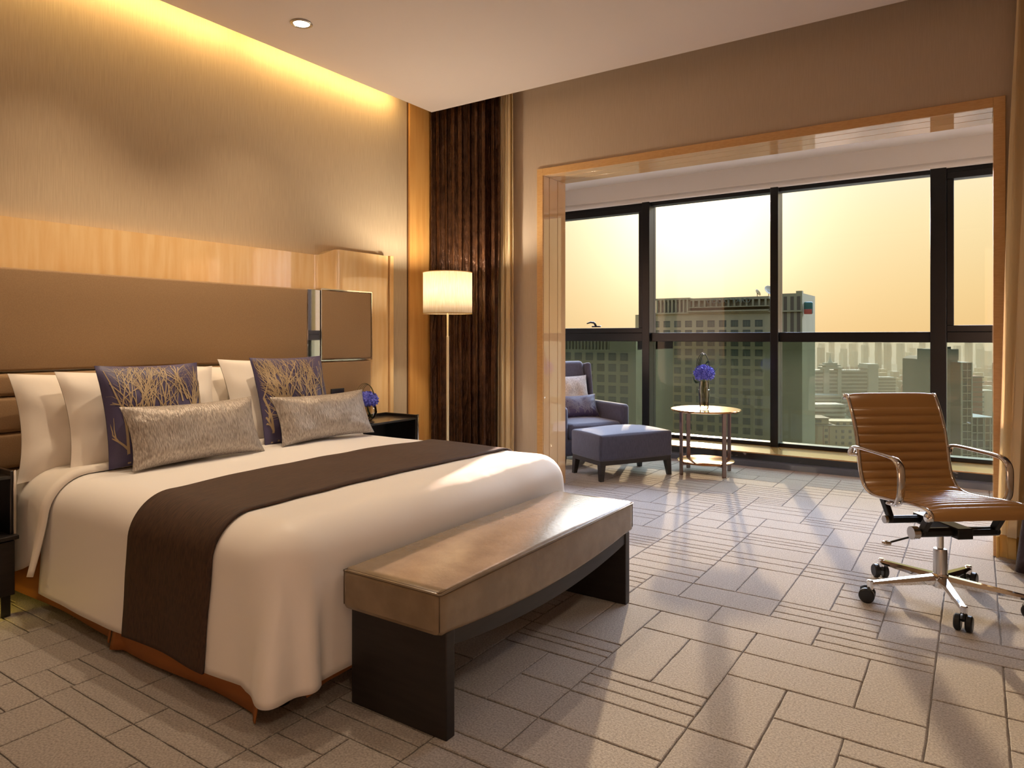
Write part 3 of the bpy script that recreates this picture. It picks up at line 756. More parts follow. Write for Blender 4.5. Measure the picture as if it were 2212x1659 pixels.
# its opaque hem band: same folds continued downwards
r8 = random.Random(8); ph8 = [r8.uniform(0, 6.28) for _ in range(6)]
def hemf(u, v):
    z = .03 + .115 * v; a = .078; b_ = .40; vv = 0
    uu = u + .028 * math.sin(ph8[0]) * math.sin(9 * u + ph8[1]) + .022 * math.sin(13 * u + ph8[2]) + .008 * math.sin(ph8[2] + 20 * u)
    s = math.sin(2 * math.pi * 4.4 * uu + ph8[3] + .5 * math.sin(ph8[4])); k_ = .7 + .3 * math.sin(17 * u + ph8[5]) + .15 * math.sin(31 * u); s = s * .8 + .3 * math.sin(2 * math.pi * 4.4 * 2.3 * uu + ph8[1])
    yy = 4.50 + .04 * k_ * (abs(s) ** .8) * (1 if s > 0 else -1) * .45
    return (a + (b_ - a) * uu + .01 * math.cos(2 * math.pi * 8.8 * uu + ph8[3]), yy, z)
MB().grid(hemf, 140, 4).build('hem', M['hemcloth'], rs, smooth=True, solid=.003)
curtain('curtain', (.50, 1.25), (.175, 1.15), 4.33, .015, 3.05, 8, .05, M['plumcurtain'], 11, 'plum satin curtain at the right edge in front of the cream sheer')

# ------------------------------------------------------------------ armchair, ottoman and their cushions
AF = math.atan2(-.50, .866)      # facing direction
def chair_leg(x, y, h, dx, dy, m, parent):
    b = MB(); t, bo = .026, .017
    b.v += [(x - t, y - t, h), (x + t, y - t, h), (x + t, y + t, h), (x - t, y + t, h)]
    b.v += [(x + dx - bo, y + dy - bo, 0), (x + dx + bo, y + dy - bo, 0), (x + dx + bo, y + dy + bo, 0), (x + dx - bo, y + dy + bo, 0)]
    for q in ((0, 1, 2, 3), (7, 6, 5, 4), (0, 4, 5, 1), (1, 5, 6, 2), (2, 6, 7, 3), (3, 7, 4, 0)): b.face(list(q))
    return b.build('leg', m, parent, bevel=.002)
ac = thing('armchair', 'slate blue upholstered armchair with wings in the window bay beside the opening', 'armchair', (-3.23, 5.93, 0), AF)
MB().rbox(.34, .37, .075, .03, 6, 4, (.02, 0, .19)).build('seat_frame', M['grey'], ac, smooth=True, weld=True)
MB().rbox(.33, .285, .075, .045, 8, 5, (.045, 0, .335), bulge=(.008, 0, .015)).build('seat', M['grey'], ac, smooth=True, weld=True)
bk = MB().rbox(.065, .285, .335, .045, 8, 5, (0, 0, 0), bulge=(.02, 0, 0)); bk.xf(Matrix.Translation((-.315, 0, .62)) @ Matrix.Rotation(L_(-9), 4, 'Y'))
bk.build('backrest', M['grey'], ac, smooth=True, weld=True)
for sy in (-1, 1):
    a = MB().rbox(.36, .045, .22, .035, 8, 5, (.0, sy * .335, .345)); a.build('armrest', M['grey'], ac, smooth=True, weld=True)
    wg = MB().rbox(.07, .028, .27, .025, 6, 4); wg.xf(Matrix.Translation((-.285, sy * .318, .665)) @ Matrix.Rotation(L_(-9), 4, 'Y')); wg.build('wing', M['grey'], ac, smooth=True, weld=True)
    for sx in (-1, 1): chair_leg(.02 + sx * .30, sy * .33, .125, sx * .02, sy * .015, M['darkwood'], ac)
ot = thing('ottoman', 'slate blue upholstered ottoman with dark tapered legs in front of the armchair', 'ottoman', (-2.595, 5.60, 0), AF)
MB().rbox(.235, .375, .110, .022, 8, 4, (0, 0, .275), bulge=(.006, .006, .040)).build('seat', M['grey'], ot, smooth=True, weld=True)
MB().box(-.225, .225, -.365, .365, .13, .17).build('base_frame', M['darkwood'], ot, bevel=.003)
for sx in (-1, 1):
    for sy in (-1, 1): chair_leg(sx * .20, sy * .34, .135, sx * .012, sy * .012, M['darkwood'], ot)
Mx = ac.matrix_world if False else Matrix.Translation((-3.23, 5.93, 0)) @ Matrix.Rotation(AF, 4, 'Z')
c1 = Mx @ Vector((-.165, .03, .625)); c2 = Mx @ Vector((-.045, .02, .52))
pillow('throw_cushion', .46, .40, .12, M['silvercush'], c1, L_(-18), seed=41, piping=M['blackp'], label='silver woven cushion with dark piping against the armchair back', cat='cushion', base_rz=-math.pi / 2 + AF)
pillow('throw_cushion', .52, .24, .12, M['blue'], c2, L_(-24), seed=47, roll=L_(0), pattern=(M['dimthread'], branches(5, 9)), piping=M['silvercush'], label='small slate blue lumbar cushion on the armchair seat', cat='cushion', base_rz=-math.pi / 2 + AF)

# ------------------------------------------------------------------ round side table, vase and flowers
tb = thing('side_table', 'round bronze two-tier side table in front of the window', 'table', (-1.993, 6.05, 0), L_(10))
MB().lathe([(.0, .548), (.285, .548), (.30, .552), (.302, .560), (.298, .565), (.0, .566)], n=72, cap=False).build('table_top', M['bronze_top'], tb, smooth='auto')
MB().lathe([(.0, .1), (.24, .1), (.246, .105), (.246, .112), (.24, .116), (.0, .116)], n=64, cap=False).build('lower_shelf', M['bronze_top'], tb, smooth='auto')
for k in range(4):
    a = L_(45 + 90 * k); lg = MB().box(.248, .262, -.019, .019, 0, .549).box(.14, .252, -.012, .012, .084, .1).box(.14, .256, -.012, .012, .532, .548); lg.xf(Matrix.Rotation(a, 4, 'Z'))
    lg.build('leg', M['bronze'], tb, bevel=.002)
def flower_head(mb, c, r, n, seed, sq=.8):
    rr = random.Random(seed)
    for i in range(n):
        z = 1 - 2 * (i + .5) / n; a = i * 2.39996; q = math.sqrt(1 - z * z)
        if z < -.75: continue
        d = Vector((q * math.cos(a), q * math.sin(a), z)); p = Vector(c) + Vector((d.x * r, d.y * r, d.z * r * sq)) * rr.uniform(.78, 1.02)
        t1 = d.orthogonal().normalized(); t2 = d.cross(t1); rot = rr.uniform(0, 1.57); s_ = r * .23
        for k in range(4):
            an = rot + k * math.pi / 2; u = t1 * math.cos(an) + t2 * math.sin(an); v = d.cross(u); b0 = len(mb.v)
            for pt in (p, p + u * s_ * .55 + v * s_ * .45 + d * s_ * .5, p + u * s_ * 1.05 + d * s_ * rr.uniform(.2, .9), p + u * s_ * .55 - v * s_ * .45 + d * s_ * .1): mb.v.append(tuple(pt))
            mb.face([b0, b0 + 1, b0 + 2, b0 + 3])
    b0 = len(mb.v)
    mb.grid(lambda u, v: Vector(c) + Vector((math.cos(6.2832 * u) * math.sin(math.pi * v) * r * .72, math.sin(6.2832 * u) * math.sin(math.pi * v) * r * .72, math.cos(math.pi * v) * r * sq * .72)), 20, 12, closed_u=True)
VX, VY = at(1521, 6.10)
vs_ = thing('glass_vase', 'tall smoked glass vase on the round side table', 'vase', (VX, VY, .566))
MB().lathe([(.001, .002), (.034, .002), (.040, .03), (.048, .10), (.050, .150), (.050, .172), (.047, .174), (.047, .185), (.044, .225), (.040, .245), (.038, .245), (.041, .22), (.046, .16), (.044, .10), (.036, .03), (.001, .016)], n=40, cap=False).build('vase_body', M['vase'], vs_, smooth='auto')
fw = thing('hydrangea', 'violet blue hydrangea bloom with grass loops standing in the tall glass vase', 'flower', (VX, VY, .566))
h = MB(); flower_head(h, (.0, 0, .315), .082, 150, 4, .82); h.build('flower_head', M['petal'], fw, smooth=False)
MB().tube([(.005, .0, .02), (-.004, .003, .15), (0, 0, .27)], .006, 8).build('stem', M['leaf'], fw, smooth=True)
def loops(parent, c, r, hgt, m, n, rad=.0022, ang=0):
    g = MB()
    for k in range(n):
        o_ = (k - n / 2) * .008; rr = r * (1 - .06 * k); pts = []
        for i in range(25):
            a = math.pi * i / 24
            q = Vector((math.cos(a) * rr + o_, o_ * .6 + .01 * math.sin(a * 2), hgt * math.sin(a) * (1 - .04 * k)))
            q.rotate(Matrix.Rotation(ang + .1 * k, 3, 'Z')); pts.append(tuple(Vector(c) + q))
        g.tube(pts, rad, 6)
    return g.build('grass_loop', m, parent, smooth=True)
loops(fw, (0, 0, .32), .062, .175, M['darkgrass'], 3, .003, YAW)
lf = MB()
for (p0, p1, p2, wd) in (((.03, 0, .27), (.09, .02, .33), (.125, .05, .395), .018), ((-.03, 0, .255), (-.085, 0, .20), (-.095, -.02, .285), .016), ((-.0, .03, .36), (-.02, .04, .41), (.04, .04, .42), .03)):
    A, B, D = Vector(p0), Vector(p1), Vector(p2)
    def lfn(u, v, A=A, B=B, D=D, wd=wd):
        p = A * (1 - u) ** 2 + B * 2 * u * (1 - u) + D * u * u; w2 = wd * math.sin(math.pi * min(1, u * .93 + .05)); return p + Vector((.3, .2, .9)).normalized() * (v - .5) * 2 * w2 * .6 + Vector((0, (abs(v - .5)) * .01, 0))
    lf.grid(lfn, 14, 5)
lf.build('leaf', M['leaf'], fw, smooth=True, solid=.001)
BX, BY = at(802, 5.05)
NB = (-3.615, 3.535)
bw = thing('glass_bowl_vase', 'round clear glass bowl vase on the black nightstand', 'vase', (NB[0], NB[1], .606))
MB().lathe([(.001, .001), (.035, .001), (.060, .025), (.072, .06), (.066, .098), (.045, .12), (.042, .12), (.062, .096), (.068, .06), (.056, .028), (.001, .010)], n=40, cap=False).build('vase_body', M['bowl'], bw, smooth='auto')
f2 = thing('hydrangea', 'violet hydrangea bloom with grass loops in the round bowl on the nightstand', 'flower', (NB[0], NB[1], .606))
h = MB(); flower_head(h, (0, 0, .145), .078, 140, 9, .68); h.build('flower_head', M['petal'], f2)
MB().tube([(.02, .03, .015), (.005, .01, .06), (0, 0, .11)], .007, 8).build('stem', M['leaf'], f2, smooth=True)
loops(f2, (0, 0, .15), .062, .115, M['grass'], 4, .0016, YAW + .2)
co_ = MB().lathe([(.0, 0), (.045, 0), (.055, .006), (.05, .008), (.0, .004)], -3.50, 3.42, 28, cap=False)
for i, v in enumerate(co_.v): co_.v[i] = (v[0], v[1], v[2] + .606)
tag(co_.build('small_dish', M['dark'], smooth='auto'), 'small black oval dish on the far nightstand in front of the flower bowl', 'dish')

# ------------------------------------------------------------------ office chair
FW = math.atan2(-.785, .62)
oc = thing('office_chair', 'tan ribbed leather office chair with chrome arms on a five-star castor base', 'office chair', (-.138, 3.70, 0), FW)
# side profile (x forward, z up), from the front roll round to the top of the back
prof = [(.262, .410), (.262, .432), (.245, .446), (.20, .452), (.10, .446), (0, .436), (-.10, .428), (-.155, .430), (-.198, .446), (-.226, .476), (-.245, .52), (-.258, .58), (-.268, .64), (-.282, .70), (-.302, .76), (-.328, .82), (-.350, .862), (-.366, .880), (-.384, .874)]
def resample(P, n):
    P = [Vector((p[0], 0, p[1])) for p in P]
    # Catmull-Rom
    pts = []
    for i in range(len(P) - 1):
        p0, p1, p2, p3 = P[max(i - 1, 0)], P[i], P[i + 1], P[min(i + 2, len(P) - 1)]
        for k in range(12):
            t = k / 12; pts.append(.5 * ((2 * p1) + (-p0 + p2) * t + (2 * p0 - 5 * p1 + 4 * p2 - p3) * t * t + (-p0 + 3 * p1 - 3 * p2 + p3) * t ** 3))
    pts.append(P[-1]); L = [0]
    for a, b_ in zip(pts, pts[1:]): L.append(L[-1] + (b_ - a).length)
    out = []; j = 0
    for i in range(n + 1):
        s = L[-1] * i / n
        while j < len(L) - 2 and L[j + 1] < s: j += 1
        t = (s - L[j]) / max(1e-9, L[j + 1] - L[j]); out.append(pts[j].lerp(pts[j + 1], t))
    return out, L[-1]
NS = 288; prof = [(a, b_ + .028) for a, b_ in prof]; cp, LEN = resample(prof, NS)
HWs = .222
def rib(i):
    s = i / NS
    n = 22; a = s * n; 
    if s < .055 : return .012
    if s > .905: return .012 * (.55 + .45 * math.sin(math.pi * min(1, (1 - s) / .095)) )
    q = (s - .055) / .85 * 19; fr = q - math.floor(q)
    return .0015 + .0145 * math.sqrt(max(0, 1 - (2 * fr - 1) ** 2))
ms = MB(); nvv = 13
for side in (1, -1):
    b0 = len(ms.v)
    for i, p in enumerate(cp):
        t = (cp[min(i + 1, NS)] - cp[max(i - 1, 0)]).normalized(); nrm = Vector((t.z, 0, -t.x)) * -1  # inner side (up / front)
        for j in range(nvv):
            y = -HWs + 2 * HWs * j / (nvv - 1); ed = 1 - (abs(y) / HWs) ** 6
            th = rib(i) * (.35 + .65 * ed)
            q = p + nrm * th * side; ms.v.append((q.x, y, q.z))
    for i in range(NS):
        for j in range(nvv - 1):
            q = [b0 + i * nvv + j, b0 + (i + 1) * nvv + j, b0 + (i + 1) * nvv + j + 1, b0 + i * nvv + j + 1]
            ms.face(q if side > 0 else q[::-1])
ms.build('seat_sling', M['chairleather'], oc, smooth=True)
for sy in (-1, 1):
    r_ = MB().tube([(p.x, sy * (HWs + .008), p.z) for p in cp[::3]], .010, 10, sx=.75, up=(0, 1, 0))
    r_.lathe([(.0, -.012), (.017, -.012), (.017, .012), (.0, .012)], 0, 0, 20, cap=False)
    k0 = len(r_.v) - 80
    r_.xf(Matrix.Translation((.252, sy * (HWs + .012), .448)) @ Matrix.Rotation(math.pi / 2, 4, 'X'), k0)
    r_.lathe([(.0, -.010), (.014, -.010), (.014, .010), (.0, .010)], 0, 0, 20, cap=False)
    r_.xf(Matrix.Translation((-.372, sy * (HWs + .010), .900)) @ Matrix.Rotation(math.pi / 2, 4, 'X'), len(r_.v) - 80)
    r_.build('side_rail', M['chrome'], oc, smooth=True)
    # armrest loop
    Y = sy * (HWs + .030)
    ap_ = [(-.262, sy * (HWs + .010), .600), (-.285, Y, .602), (-.275, Y, .626), (-.235, Y, .640), (-.10, Y, .640), (.03, Y, .636), (.075, Y, .622), (.098, Y, .585), (.098, Y, .50), (.085, Y, .455), (.045, sy * (HWs + .016), .428), (-.01, sy * (HWs + .014), .422)]
    fine = []
    V_ = [Vector((p[0], p[1], p[2] + .026)) for p in ap_]
    for i in range(len(V_) - 1):
        p0, p1, p2, p3 = V_[max(i - 1, 0)], V_[i], V_[i + 1], V_[min(i + 2, len(V_) - 1)]
        for k in range(8):
            t = k / 8; fine.append(.5 * ((2 * p1) + (-p0 + p2) * t + (2 * p0 - 5 * p1 + 4 * p2 - p3) * t * t + (-p0 + 3 * p1 - 3 * p2 + p3) * t ** 3))
    fine.append(V_[-1])
    a_ = MB().tube(fine, .0185, 14, sx=.48, up=(0, 0.0001, 0) if False else (0, sy * 1.0, 0)); 
    arm = a_.build('armrest', M['chrome'], oc, smooth=True)
# front cross bars, mechanism
me_ = MB().box(-.14, .16, -.035, .035, .325, .372)
me_.box(.085, .135, -.17, .17, .335, .360).box(-.125, -.085, -.17, .17, .335, .360)
for sy in (-1, 1):
    for x0, x1 in ((.175, .11), (-.175, -.105)):
        me_.prism([(x0 - .022, .452), (x0 + .022, .452), (x1 + .018, .345), (x1 - .018, .345)], sy * .165 - .012, sy * .165 + .012, 'y')
me_.build('tilt_mechanism', M['blackp'], oc, bevel=.004)
cbm = MB().tube([(.11, -.185, .346), (.11, .185, .346)], .020, 16).tube([(-.105, -.185, .348), (-.105, .185, .348)], .018, 16)
cbm.build('cross_bar', M['blackp'], oc, smooth='auto')
MB().tube([(-.105, -.186, .348), (-.105, -.20, .348)], .018, 20).build('end_cap', M['brush'], oc, smooth='auto')
kn = MB().tube([(.11, -.186, .346), (.11, -.215, .346)], .028, 20)
kn.build('tension_knob', M['brush'], oc, smooth='auto')
lv = MB().tube([(.02, -.03, .335), (.045, -.16, .312), (.06, -.285, .290)], .0045, 8); lv_o = lv.build('height_lever', M['blackp'], oc, smooth=True)
MB().rbox(.014, .018, .010, .009, 2, 4, (.061, -.295, .288)).build('lever_knob', M['chrome'], lv_o, smooth=True, weld=True)
MB().lathe([(.014, .225), (.014, .35)], n=24).build('gas_piston', M['chrome'], oc, smooth='auto')
MB().lathe([(.027, .085), (.029, .09), (.0285, .10), (.0285, .225), (.027, .24), (.016, .243)], n=28).build('gas_column', M['brush'], oc, smooth='auto')
bs = MB().lathe([(.024, .062), (.033, .068), (.036, .10), (.036, .118), (.030, .128)], n=28)
bs.build('base_hub', M['chrome'], oc, smooth='auto')
BASE0 = 213 - math.degrees(FW)
for k in range(5):
    a = L_(BASE0 + 72 * k + 2); d = Vector((math.cos(a), math.sin(a), 0)); s_ = Vector((-d.y, d.x, 0))
    arm = MB(); n = 10; b0 = 0
    for i in range(n + 1):
        t = i / n; p = d * (.025 + .30 * t); zt = .122 - .030 * t; zb = zt - (.042 - .022 * t); hw_ = .020 - .006 * t
        for (sx, z) in ((-.7, zt), (.7, zt), (1, (zt + zb) / 2), (.55, zb), (-.55, zb), (-1, (zt + zb) / 2)): arm.v.append(tuple(p + s_ * sx * hw_ + Vector((0, 0, z))))
    for i in range(n):
        for q in range(6): arm.face([i * 6 + q, i * 6 + (q + 1) % 6, i * 6 + 6 + (q + 1) % 6, i * 6 + 6 + q])
    arm.face(list(range(6))[::-1]); arm.face([n * 6 + q for q in range(6)])
    e_ = d * .322; arm.lathe([(.014, .058), (.0145, .095), (.010, .099)], e_.x, e_.y, 16)
    ao = arm.build('base_arm', M['chrome'], oc, smooth='auto')
    # castor: two wheels and a hood
    rr = random.Random(k * 3 + 1).uniform(-.8, .8); c = MB(); ax = Vector((math.cos(a + 1.57 + rr), math.sin(a + 1.57 + rr), 0)); cc = e_ + Vector((0, 0, .033)) + ax.cross(Vector((0, 0, 1))) * .012
    for sg in (-1, 1):
        st = len(c.v); c.lathe([(.006, -.013), (.027, -.013), (.033, -.008), (.033, .008), (.027, .013), (.006, .013)], n=24)
        Rm = ax.to_track_quat('Z', 'Y').to_matrix().to_4x4(); c.xf(Matrix.Translation(cc + ax * sg * .020) @ Rm, st)
    st = len(c.v); c.tube([tuple(cc + ax * -.022 * 0 + ax.cross(Vector((0, 0, 1))) * .024 * math.cos(t_) + Vector((0, 0, 1)) * .026 * math.sin(t_)) for t_ in [math.pi * q / 10 for q in range(2, 10)]], .011, 8, sx=1.3, up=tuple(ax))
    c.build('castor', M['blackp'], ao, smooth='auto')

# ------------------------------------------------------------------ the city outside
GZ = -70.0
struct(MB().box(-5200, 2200, 30, 6500, GZ - 1, GZ).build('ground', M['ground']), 'hazy city ground far below the windows')
def text(name, s, size, loc, rot, m, parent, ext=.05):
    cu_ = bpy.data.curves.new(name, 'FONT'); cu_.body = s; cu_.size = size; cu_.extrude = ext; cu_.align_x = 'CENTER'; cu_.space_character = 1.25; cu_.materials.append(m)
    tmp = bpy.data.objects.new('lettering', cu_); C.objects.link(tmp); dg = bpy.context.evaluated_depsgraph_get()
    me = bpy.data.meshes.new_from_object(tmp.evaluated_get(dg)); bpy.data.objects.remove(tmp)
    o = bpy.data.objects.new(name, me); C.objects.link(o); o.location = loc; o.rotation_euler = rot; o.parent = parent; return o
tw = thing('hotel_tower', 'large greenish beige hotel tower with a window grid, roof sign and satellite dishes', 'building', (0, 238, 0))
wall = MB().box(-96.8, -46.8, 0, 21.5, GZ, 9.6).box(-104.7, -96.8, 0, 30, GZ, 9.4)
wall.box(-96.8, -84, .8, 21, 9.6, 15.0).box(-84, -57.2, 1.6, 21, 9.6, 14.7).box(-56.0, -46.8, 0, 21.5, 9.6, 15.4)
wall.box(-97.2, -46.8, -.5, .0, 9.4, 9.9).box(-84.6, -57.2, -1.0, 0, 9.9, 10.4).box(-84.2, -57.2, -.6, 1.6, 11.4, 11.7)
for k in range(9): wall.box(-96.6 + k * 1.42, -96.0 + k * 1.42, 0, .8, 9.9, 14.7)
wall.box(-96.8, -84, .1, .8, 14.4, 15.1).box(-84, -57.2, .3, 1.6, 13.9, 14.8)
for k in range(13): wall.box(-83.2 + k * 2.05, -82.6 + k * 2.05, .2, 1.6, 11.6, 14.4)
wall.box(-49.5, -47.6, 4, 6, 15.4, 16.4)
wall.build('wall', M['tower'], tw)
win0 = MB(); ww_, wh_ = 2.5, 2.25
win0.box(-ww_ / 2, ww_ / 2, -.02, .1, -wh_ / 2, wh_ / 2)
wp = None; wproto = None
def tower_window(x, z, parent):
    global wproto, wp
    if wproto is None:
        wproto = win0.build('window', M['towerwin'], parent); wp = MB().box(-.75, -.1 + .06, -.05, -.02, -.95, .85).box(.06, .75, -.05, -.02, -.95, .85).box(-1.12, -.88, -.05, -.02, -.95, .85).box(.88, 1.12, -.05, -.02, -.95, .85).build('pane', M['towerpane'], wproto)
        wproto.location = (x, 0, z); return wproto
    o = wproto.copy(); C.objects.link(o); o.parent = parent; o.location = (x, 0, z)
    p = wp.copy(); C.objects.link(p); p.parent = o; return o
cells = [(-60.4 - 4.02 * c, 5.8 - 3.3 * r) for r in range(17) for c in range(10)]
for x, z in cells[:100]: tower_window(x, z, tw)
rest = MB()
for x, z in cells[100:]: rest.box(x - ww_ / 2, x + ww_ / 2, -.02, .1, z - wh_ / 2, z + wh_ / 2)
ro = rest.build('lower_windows', M['towerwin'], tw); ro['kind'] = 'stuff'
for k in range(7): MB().box(-95.9 + k * 1.42 + .05, -95.9 + k * 1.42 + .72, .74, .8, 10.2, 13.8).build('crown_slot_shade', M['tower2'], tw)  # dark slot backs: recess shade between the piers put into the colour
for x in (-52.5, -50.4, -48.4): MB().box(x, x + 1.05, -.04, 0, 2.3, 14.4).build('stair_window', M['tower2'], tw)
text('roof_sign', 'COURTYARD', 2.1, (-70.5, -.2, 12.9), (math.pi / 2, 0, 0), M['letters'], tw, .1)
rb = MB().rbox(1.35, .6, 2.0, .5, 3, 4, (-45.3, 2.0, 10.6)); bs_ = rb.build('emblem_box', M['signgreen'], tw, smooth=True, weld=True)
MB().rbox(1.2, .1, .8, .09, 3, 2, (-45.3, 1.38, 9.4)).build('emblem_band', M['signred'], bs_, smooth=True, weld=True)
for x, y, z, s_, yaw, lab in ((-64.0, 250, 16.6, 1.3, .7, 'smaller satellite dish on the tower roof'), (-60.6, 252, 17.3, 1.9, -.7, 'larger tilted satellite dish on the tower roof')):
    t = thing('satellite_dish', lab, 'satellite dish', (x, y, 14.7), group='satellite dishes on the tower')
    d = MB().lathe([(.0, .0), (s_ * .5, .09 * s_), (s_ * .8, .2 * s_), (s_, .34 * s_)], n=32, cap=False)
    d.xf(Matrix.Translation((0, 0, z - 14.7)) @ Matrix.Rotation(yaw + math.pi * .0, 4, 'Z') @ Matrix.Rotation(L_(58), 4, 'Y')); d.build('reflector', M['dish'], t, smooth=True, solid=.05)
    MB().tube([(0, 0, 0), (0, 0, z - 14.7)], .12, 8).build('mount', M['tower2'], t)
wg = thing('hotel_wing', 'lower hotel wing seen behind the armchair through the left window', 'building', (0, 190, 0))
wl2 = MB().box(-125, -83.4, 0, 30, GZ, -2.6).box(-125, -83.4, 1.2, 30, -2.6, 2.0).box(-92, -83.4, 0, 30, -2.6, 2.0)
for k in range(24): wl2.box(-118 + k * 1.15, -117.6 + k * 1.15, .3, 1.2, -2.6, 1.0)
wl2.build('wall', M['tower'], wg)
for r in range(7):
    for c in range(6): tower_window(-87.2 - 3.85 * c, -4.75 - 3.28 * r, wg)

def block(name, px, d, w_, dep, ztop, m, label, group=None, rz=None, bands=0, bandm=None, pitch=3.2, bw_=1.3, roof=None):
    x, y = at(px, d)
    t = thing(name, label, 'building', (x, y, GZ), YAW if rz is None else rz, group)
    H = ztop - GZ
    MB().box(-w_ / 2, w_ / 2, 0, dep, 0, H).build('wall', m, t)
    for k in range(bands):
        z = H - .3 - k * pitch
        MB().box(-w_ / 2 - .5, w_ / 2 + .5, -.8, dep + .4, z - bw_, z).build('balcony', bandm, t)
    return t, H
t, H = block('hospital_building', 1828, 600, 52, 18, -27.5, M['whitebw'], 'white horizontally banded building with two stair towers among the trees', bands=11, bandm=M['whiteb'])
MB().box(-20, -15.5 + 0, -2.0, 6, 0, H + 2).box(-8, -5, -2, 6, 0, H + 2).box(-21, -4, -2.2, 8, H + 1.2, H + 2.6).box(-20, -5.5, -1.6, 8, H + 3.6, H + 4.8).box(-18, -8, -1, 6, H + 2.6, H + 6.4).build('lookout_tower', M['whiteb'], t)
MB().lathe([(2.4, H + 6.4), (1.6, H + 8), (1.2, H + 8.4), (.5, H + 10.5), (.1, H + 15)], -13, 2, 12).build('spire', M['whiteb'], t)
MB().box(18, 26.5, -2.5, 14, 0, H + 5.5).box(17, 27, -3, 14, H + 1.5, H + 4.2).build('stair_tower', M['whiteb'], t)
text('roof_sign', '华大医院中心', 3.4, (3, -.5, H + .3), (math.pi / 2, 0, 0), M['redb'], t, .1)
block('office_block', 1772, 570, 34, 16, -46.5, M['whitebw'], 'low white banded block beside the hospital', bands=4, bandm=M['whiteb'])
block('apartment_block', 1787, 470, 24, 14, -44.5, M['whitebw'], 'white block with long balconies just above the cream building', bands=7, bandm=M['whiteb'], pitch=3.0, bw_=1.5)
block('apartment_block', 1912, 660, 20, 12, -37.0, M['whitebw'], 'pale balconied block right of the hospital', bands=6, bandm=M['whiteb'], pitch=3.0, bw_=1.0)
# cream building with windows
x, y = at(1800, 375)
cr = thing('cream_building', 'cream building with small paired windows and red trim left of the office chair', 'building', (x, y, GZ), YAW - .1)
H = -45.6 - GZ
MB().box(-14, -1.5, 0, 14, 0, H).box(-13, -3, -2, 12, H, H + 2.8).box(-1.5, 20, 3, 16, 0, H - 1.5).box(-3, 24, 6, 18, H - 1.5, H + .6).box(-9, 0, -3, 2, 0, H - 1).build('wall', M['creamb'], cr)
MB().box(-14, -.8, -.6, 14.3, H - .3, H + .1).box(-13.6, -2.4, -2.6, 12.4, H + 2.8, H + 3.2).box(-9.6, .5, -3.6, 2, H - 1, H - .5).box(-1.5, 20.3, 2.6, 16.3, H - 1.9, H - 1.4).build('roof_edge', M['roofb'], cr)
for xx in (-6.2, -3.2): MB().box(xx - .15, xx + .15, -3.15, -3, 0, H - 1).build('red_pilaster', M['redb'], cr)
for xx in (-13.4, -11.9): MB().box(xx - .2, xx + .2, -.15, 0, 0, H - .4).build('red_pilaster', M['redb'], cr)
cells2 = [(xx, 3, H - 4.6 - 3.2 * r) for r in range(4) for xx in (2.2, 6.0, 9.8, 13.6)] + [(-4.7, -3, H - 3.4 - 3.2 * r) for r in range(4)] + [(xx, 6, H - .9) for xx in (4.5, 8, 11.5)] + [(xx, -2, H + 1.4) for xx in (-11.6, -9.2, -7.6)]
for (xx, yy, zz) in cells2: MB().box(xx - .75, xx - .06, yy - .08, yy, zz - .8, zz + .8).box(xx + .06, xx + .75, yy - .08, yy, zz - .8, zz + .8).build('window', M['towerwin'], cr)
# right hand towers
t, H = block('grey_slab_tower', 2012, 330, 14, 12, -9.2, M['greyb'], 'grey windowless slab tower left of the thick right mullion')
MB().prism([(-7, H), (-4, H + 1.4), (5, H + 1.4), (7, H)], 0, 12, 'y').build('roof', M['roofb'], t)
t, H = block('grey_tower', 2047, 275, 8.0, 16, -8.0, M['greyb'], 'grey tower with a penthouse behind the right window')
MB().box(-3.9, 5.0, 1, 14, H, H + 4.4).build('penthouse', M['greyb'], t)
MB().box(-3.2, -1.2, 2, 4, H + 4.4, H + 5.6).box(1.4, 2.6, 2, 4, H + 4.4, H + 5.3).build('roof_tank', M['towerwin'], t)
MB().box(4.0, 5.3, 1.5, 14, 0, H - .6).build('recess_wall', M['towerwin'], t)
x, y = at(2089, 268)
gt = thing('glazed_apartment_tower', 'pale green framed apartment tower with stacked glazed balconies', 'building', (x, y, GZ), YAW)
H = -8.6 - GZ; H2 = -29.8 - GZ
MB().box(-1.9, 1.9, .3, 14, 0, H).box(1.9, 11, .3, 14, 0, H2).build('wall', M['towerwin'], gt)
fr = MB()
for k in range(21): fr.box(-2, 2, 0, .5, H - k * 2.95 - .3, H - k * 2.95)
for k in range(14): fr.box(2, 11, 0, .5, H2 - k * 2.95 - .3, H2 - k * 2.95)
for xx in (-1.9, 1.9): fr.box(xx - .18, xx + .18, -.1, .5, 0, H)
for xx in (.2,): fr.box(xx - .06, xx + .06, 0, .5, 0, H)
for xx in (4, 6.4, 6.9, 9): fr.box(xx - .12, xx + .12, -.1, .5, 0, H2)
fr.build('balcony_frame', M['whiteb'], gt)
for r in range(12):
    for xx in (-.9, 1.1): MB().box(xx - .55, xx + .55, .2, .3, H - r * 2.95 - 2.3, H - r * 2.95 - .8).build('window', M['towerpane'], gt)
block('apartment_block', 2106, 420, 9, 12, -22.5, M['redb'], 'brown block with balconies behind the green framed tower', bands=10, bandm=M['whitebw'], pitch=3.0, bw_=.6)
block('apartment_block', 2135, 560, 12, 12, -42, M['whiteb'], 'low pale block behind the right window beyond the trees')
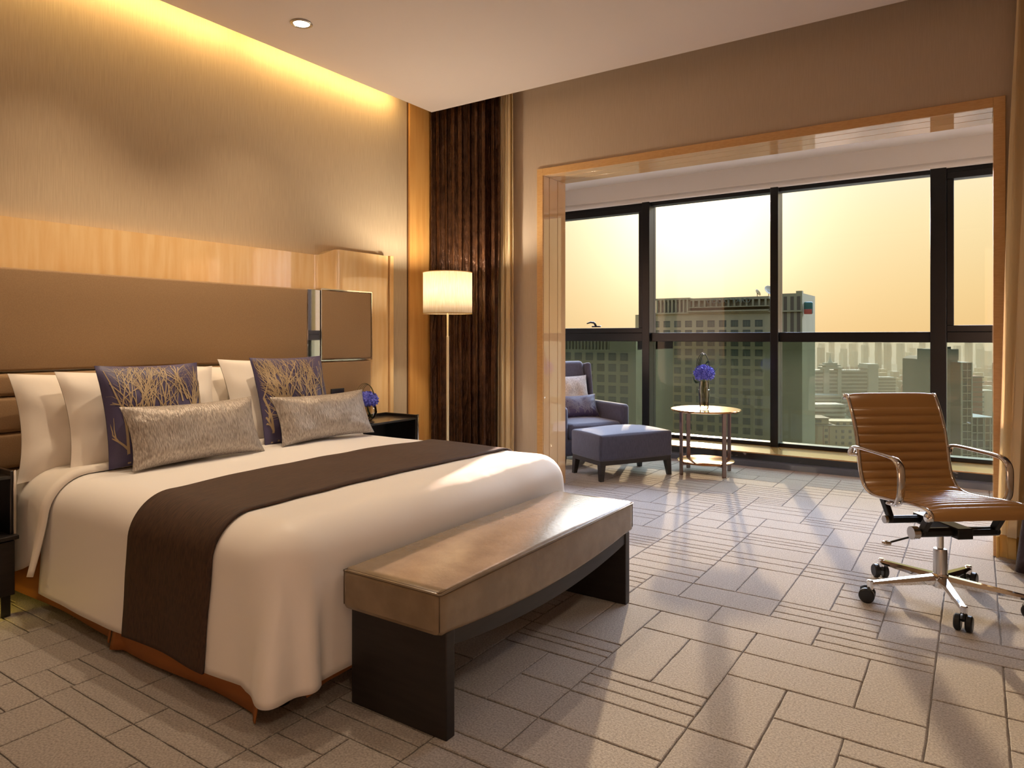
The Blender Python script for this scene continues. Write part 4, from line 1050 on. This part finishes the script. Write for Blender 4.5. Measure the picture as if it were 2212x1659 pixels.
# distant blocks dissolving in the haze
rd = random.Random(11)
for i in range(46):
    row = i % 3; d = (1350, 1800, 2500)[row]; c_ = i // 3; px = 1765 + (c_ + .5 + rd.uniform(-.2, .2)) * 390 / 16; top = min(-3.2, zat(rd.uniform(737, 762), d))
    x, y = at(px, d); w_ = rd.uniform(.5, .85) * 24 * d / F_PX * .5
    o = MB().box(-w_ / 2, w_ / 2, 0, 14, 0, max(12, top - GZ)).build('distant_tower', M['greyb'] if rd.random() < .5 else M['whiteb'], loc=(x, y, GZ), rot=(0, 0, YAW + rd.uniform(-.2, .2)))
    tag(o, 'faint distant apartment tower in the haze on the horizon', 'building', 'distant towers in the haze')
for i in range(90):
    row = i % 6; d = (720, 800, 890, 990, 1100, 1220)[row]; c_ = i // 6; px = 1765 + (c_ + .5 + rd.uniform(-.12, .12)) * 390 / 15; x, y = at(px, d); w_ = rd.uniform(.5, .8) * 26 * d / F_PX * .9
    o = MB().box(-w_ / 2, w_ / 2, 0, 10, 0, rd.uniform(10, 22)).build('distant_house', rd.choice([M['whiteb'], M['creamb'], M['greyb'], M['redb']]), loc=(x, y, GZ), rot=(0, 0, YAW + rd.uniform(-.3, .3)))
    tag(o, 'small pale low-rise block among trees in the middle distance', 'building', 'low-rise blocks in the middle distance')
def treef(u, v):
    px = 1755 + 400 * u; d = 400 + 900 * v; x, y = at(px, d)
    h_ = 5 + 7 * noise.fractal(Vector((x * .045, y * .045, 2)), 1, 2, 4) + 4 * noise.noise(Vector((x * .012, y * .012, 5)))
    return (x, y, GZ + h_)
tag(MB().grid(treef, 180, 220).build('tree_canopy', M['tree'], smooth=True), 'green tree canopy between the buildings below', 'trees', kind='stuff')

# haze over the city
hz = bpy.data.materials.new('city_haze'); hz.use_nodes = True; t = hz.node_tree; t.nodes.clear()
o = t.nodes.new('ShaderNodeOutputMaterial'); vs2 = t.nodes.new('ShaderNodeVolumeScatter'); vs2.inputs['Color'].default_value = (1, .80, .52, 1); vs2.inputs['Density'].default_value = .00038; vs2.inputs['Anisotropy'].default_value = .1
va = t.nodes.new('ShaderNodeVolumeAbsorption'); va.inputs['Color'].default_value = (.42, .36, .28, 1); va.inputs['Density'].default_value = .0005
ad = t.nodes.new('ShaderNodeAddShader'); t.links.new(vs2.outputs[0], ad.inputs[0]); t.links.new(va.outputs[0], ad.inputs[1]); t.links.new(ad.outputs[0], o.inputs['Volume'])
ho = MB().box(-5000, 2000, 60, 6000, GZ - .5, -3).build('haze', hz); tag(ho, 'warm evening haze lying over the city', 'haze', kind='stuff')
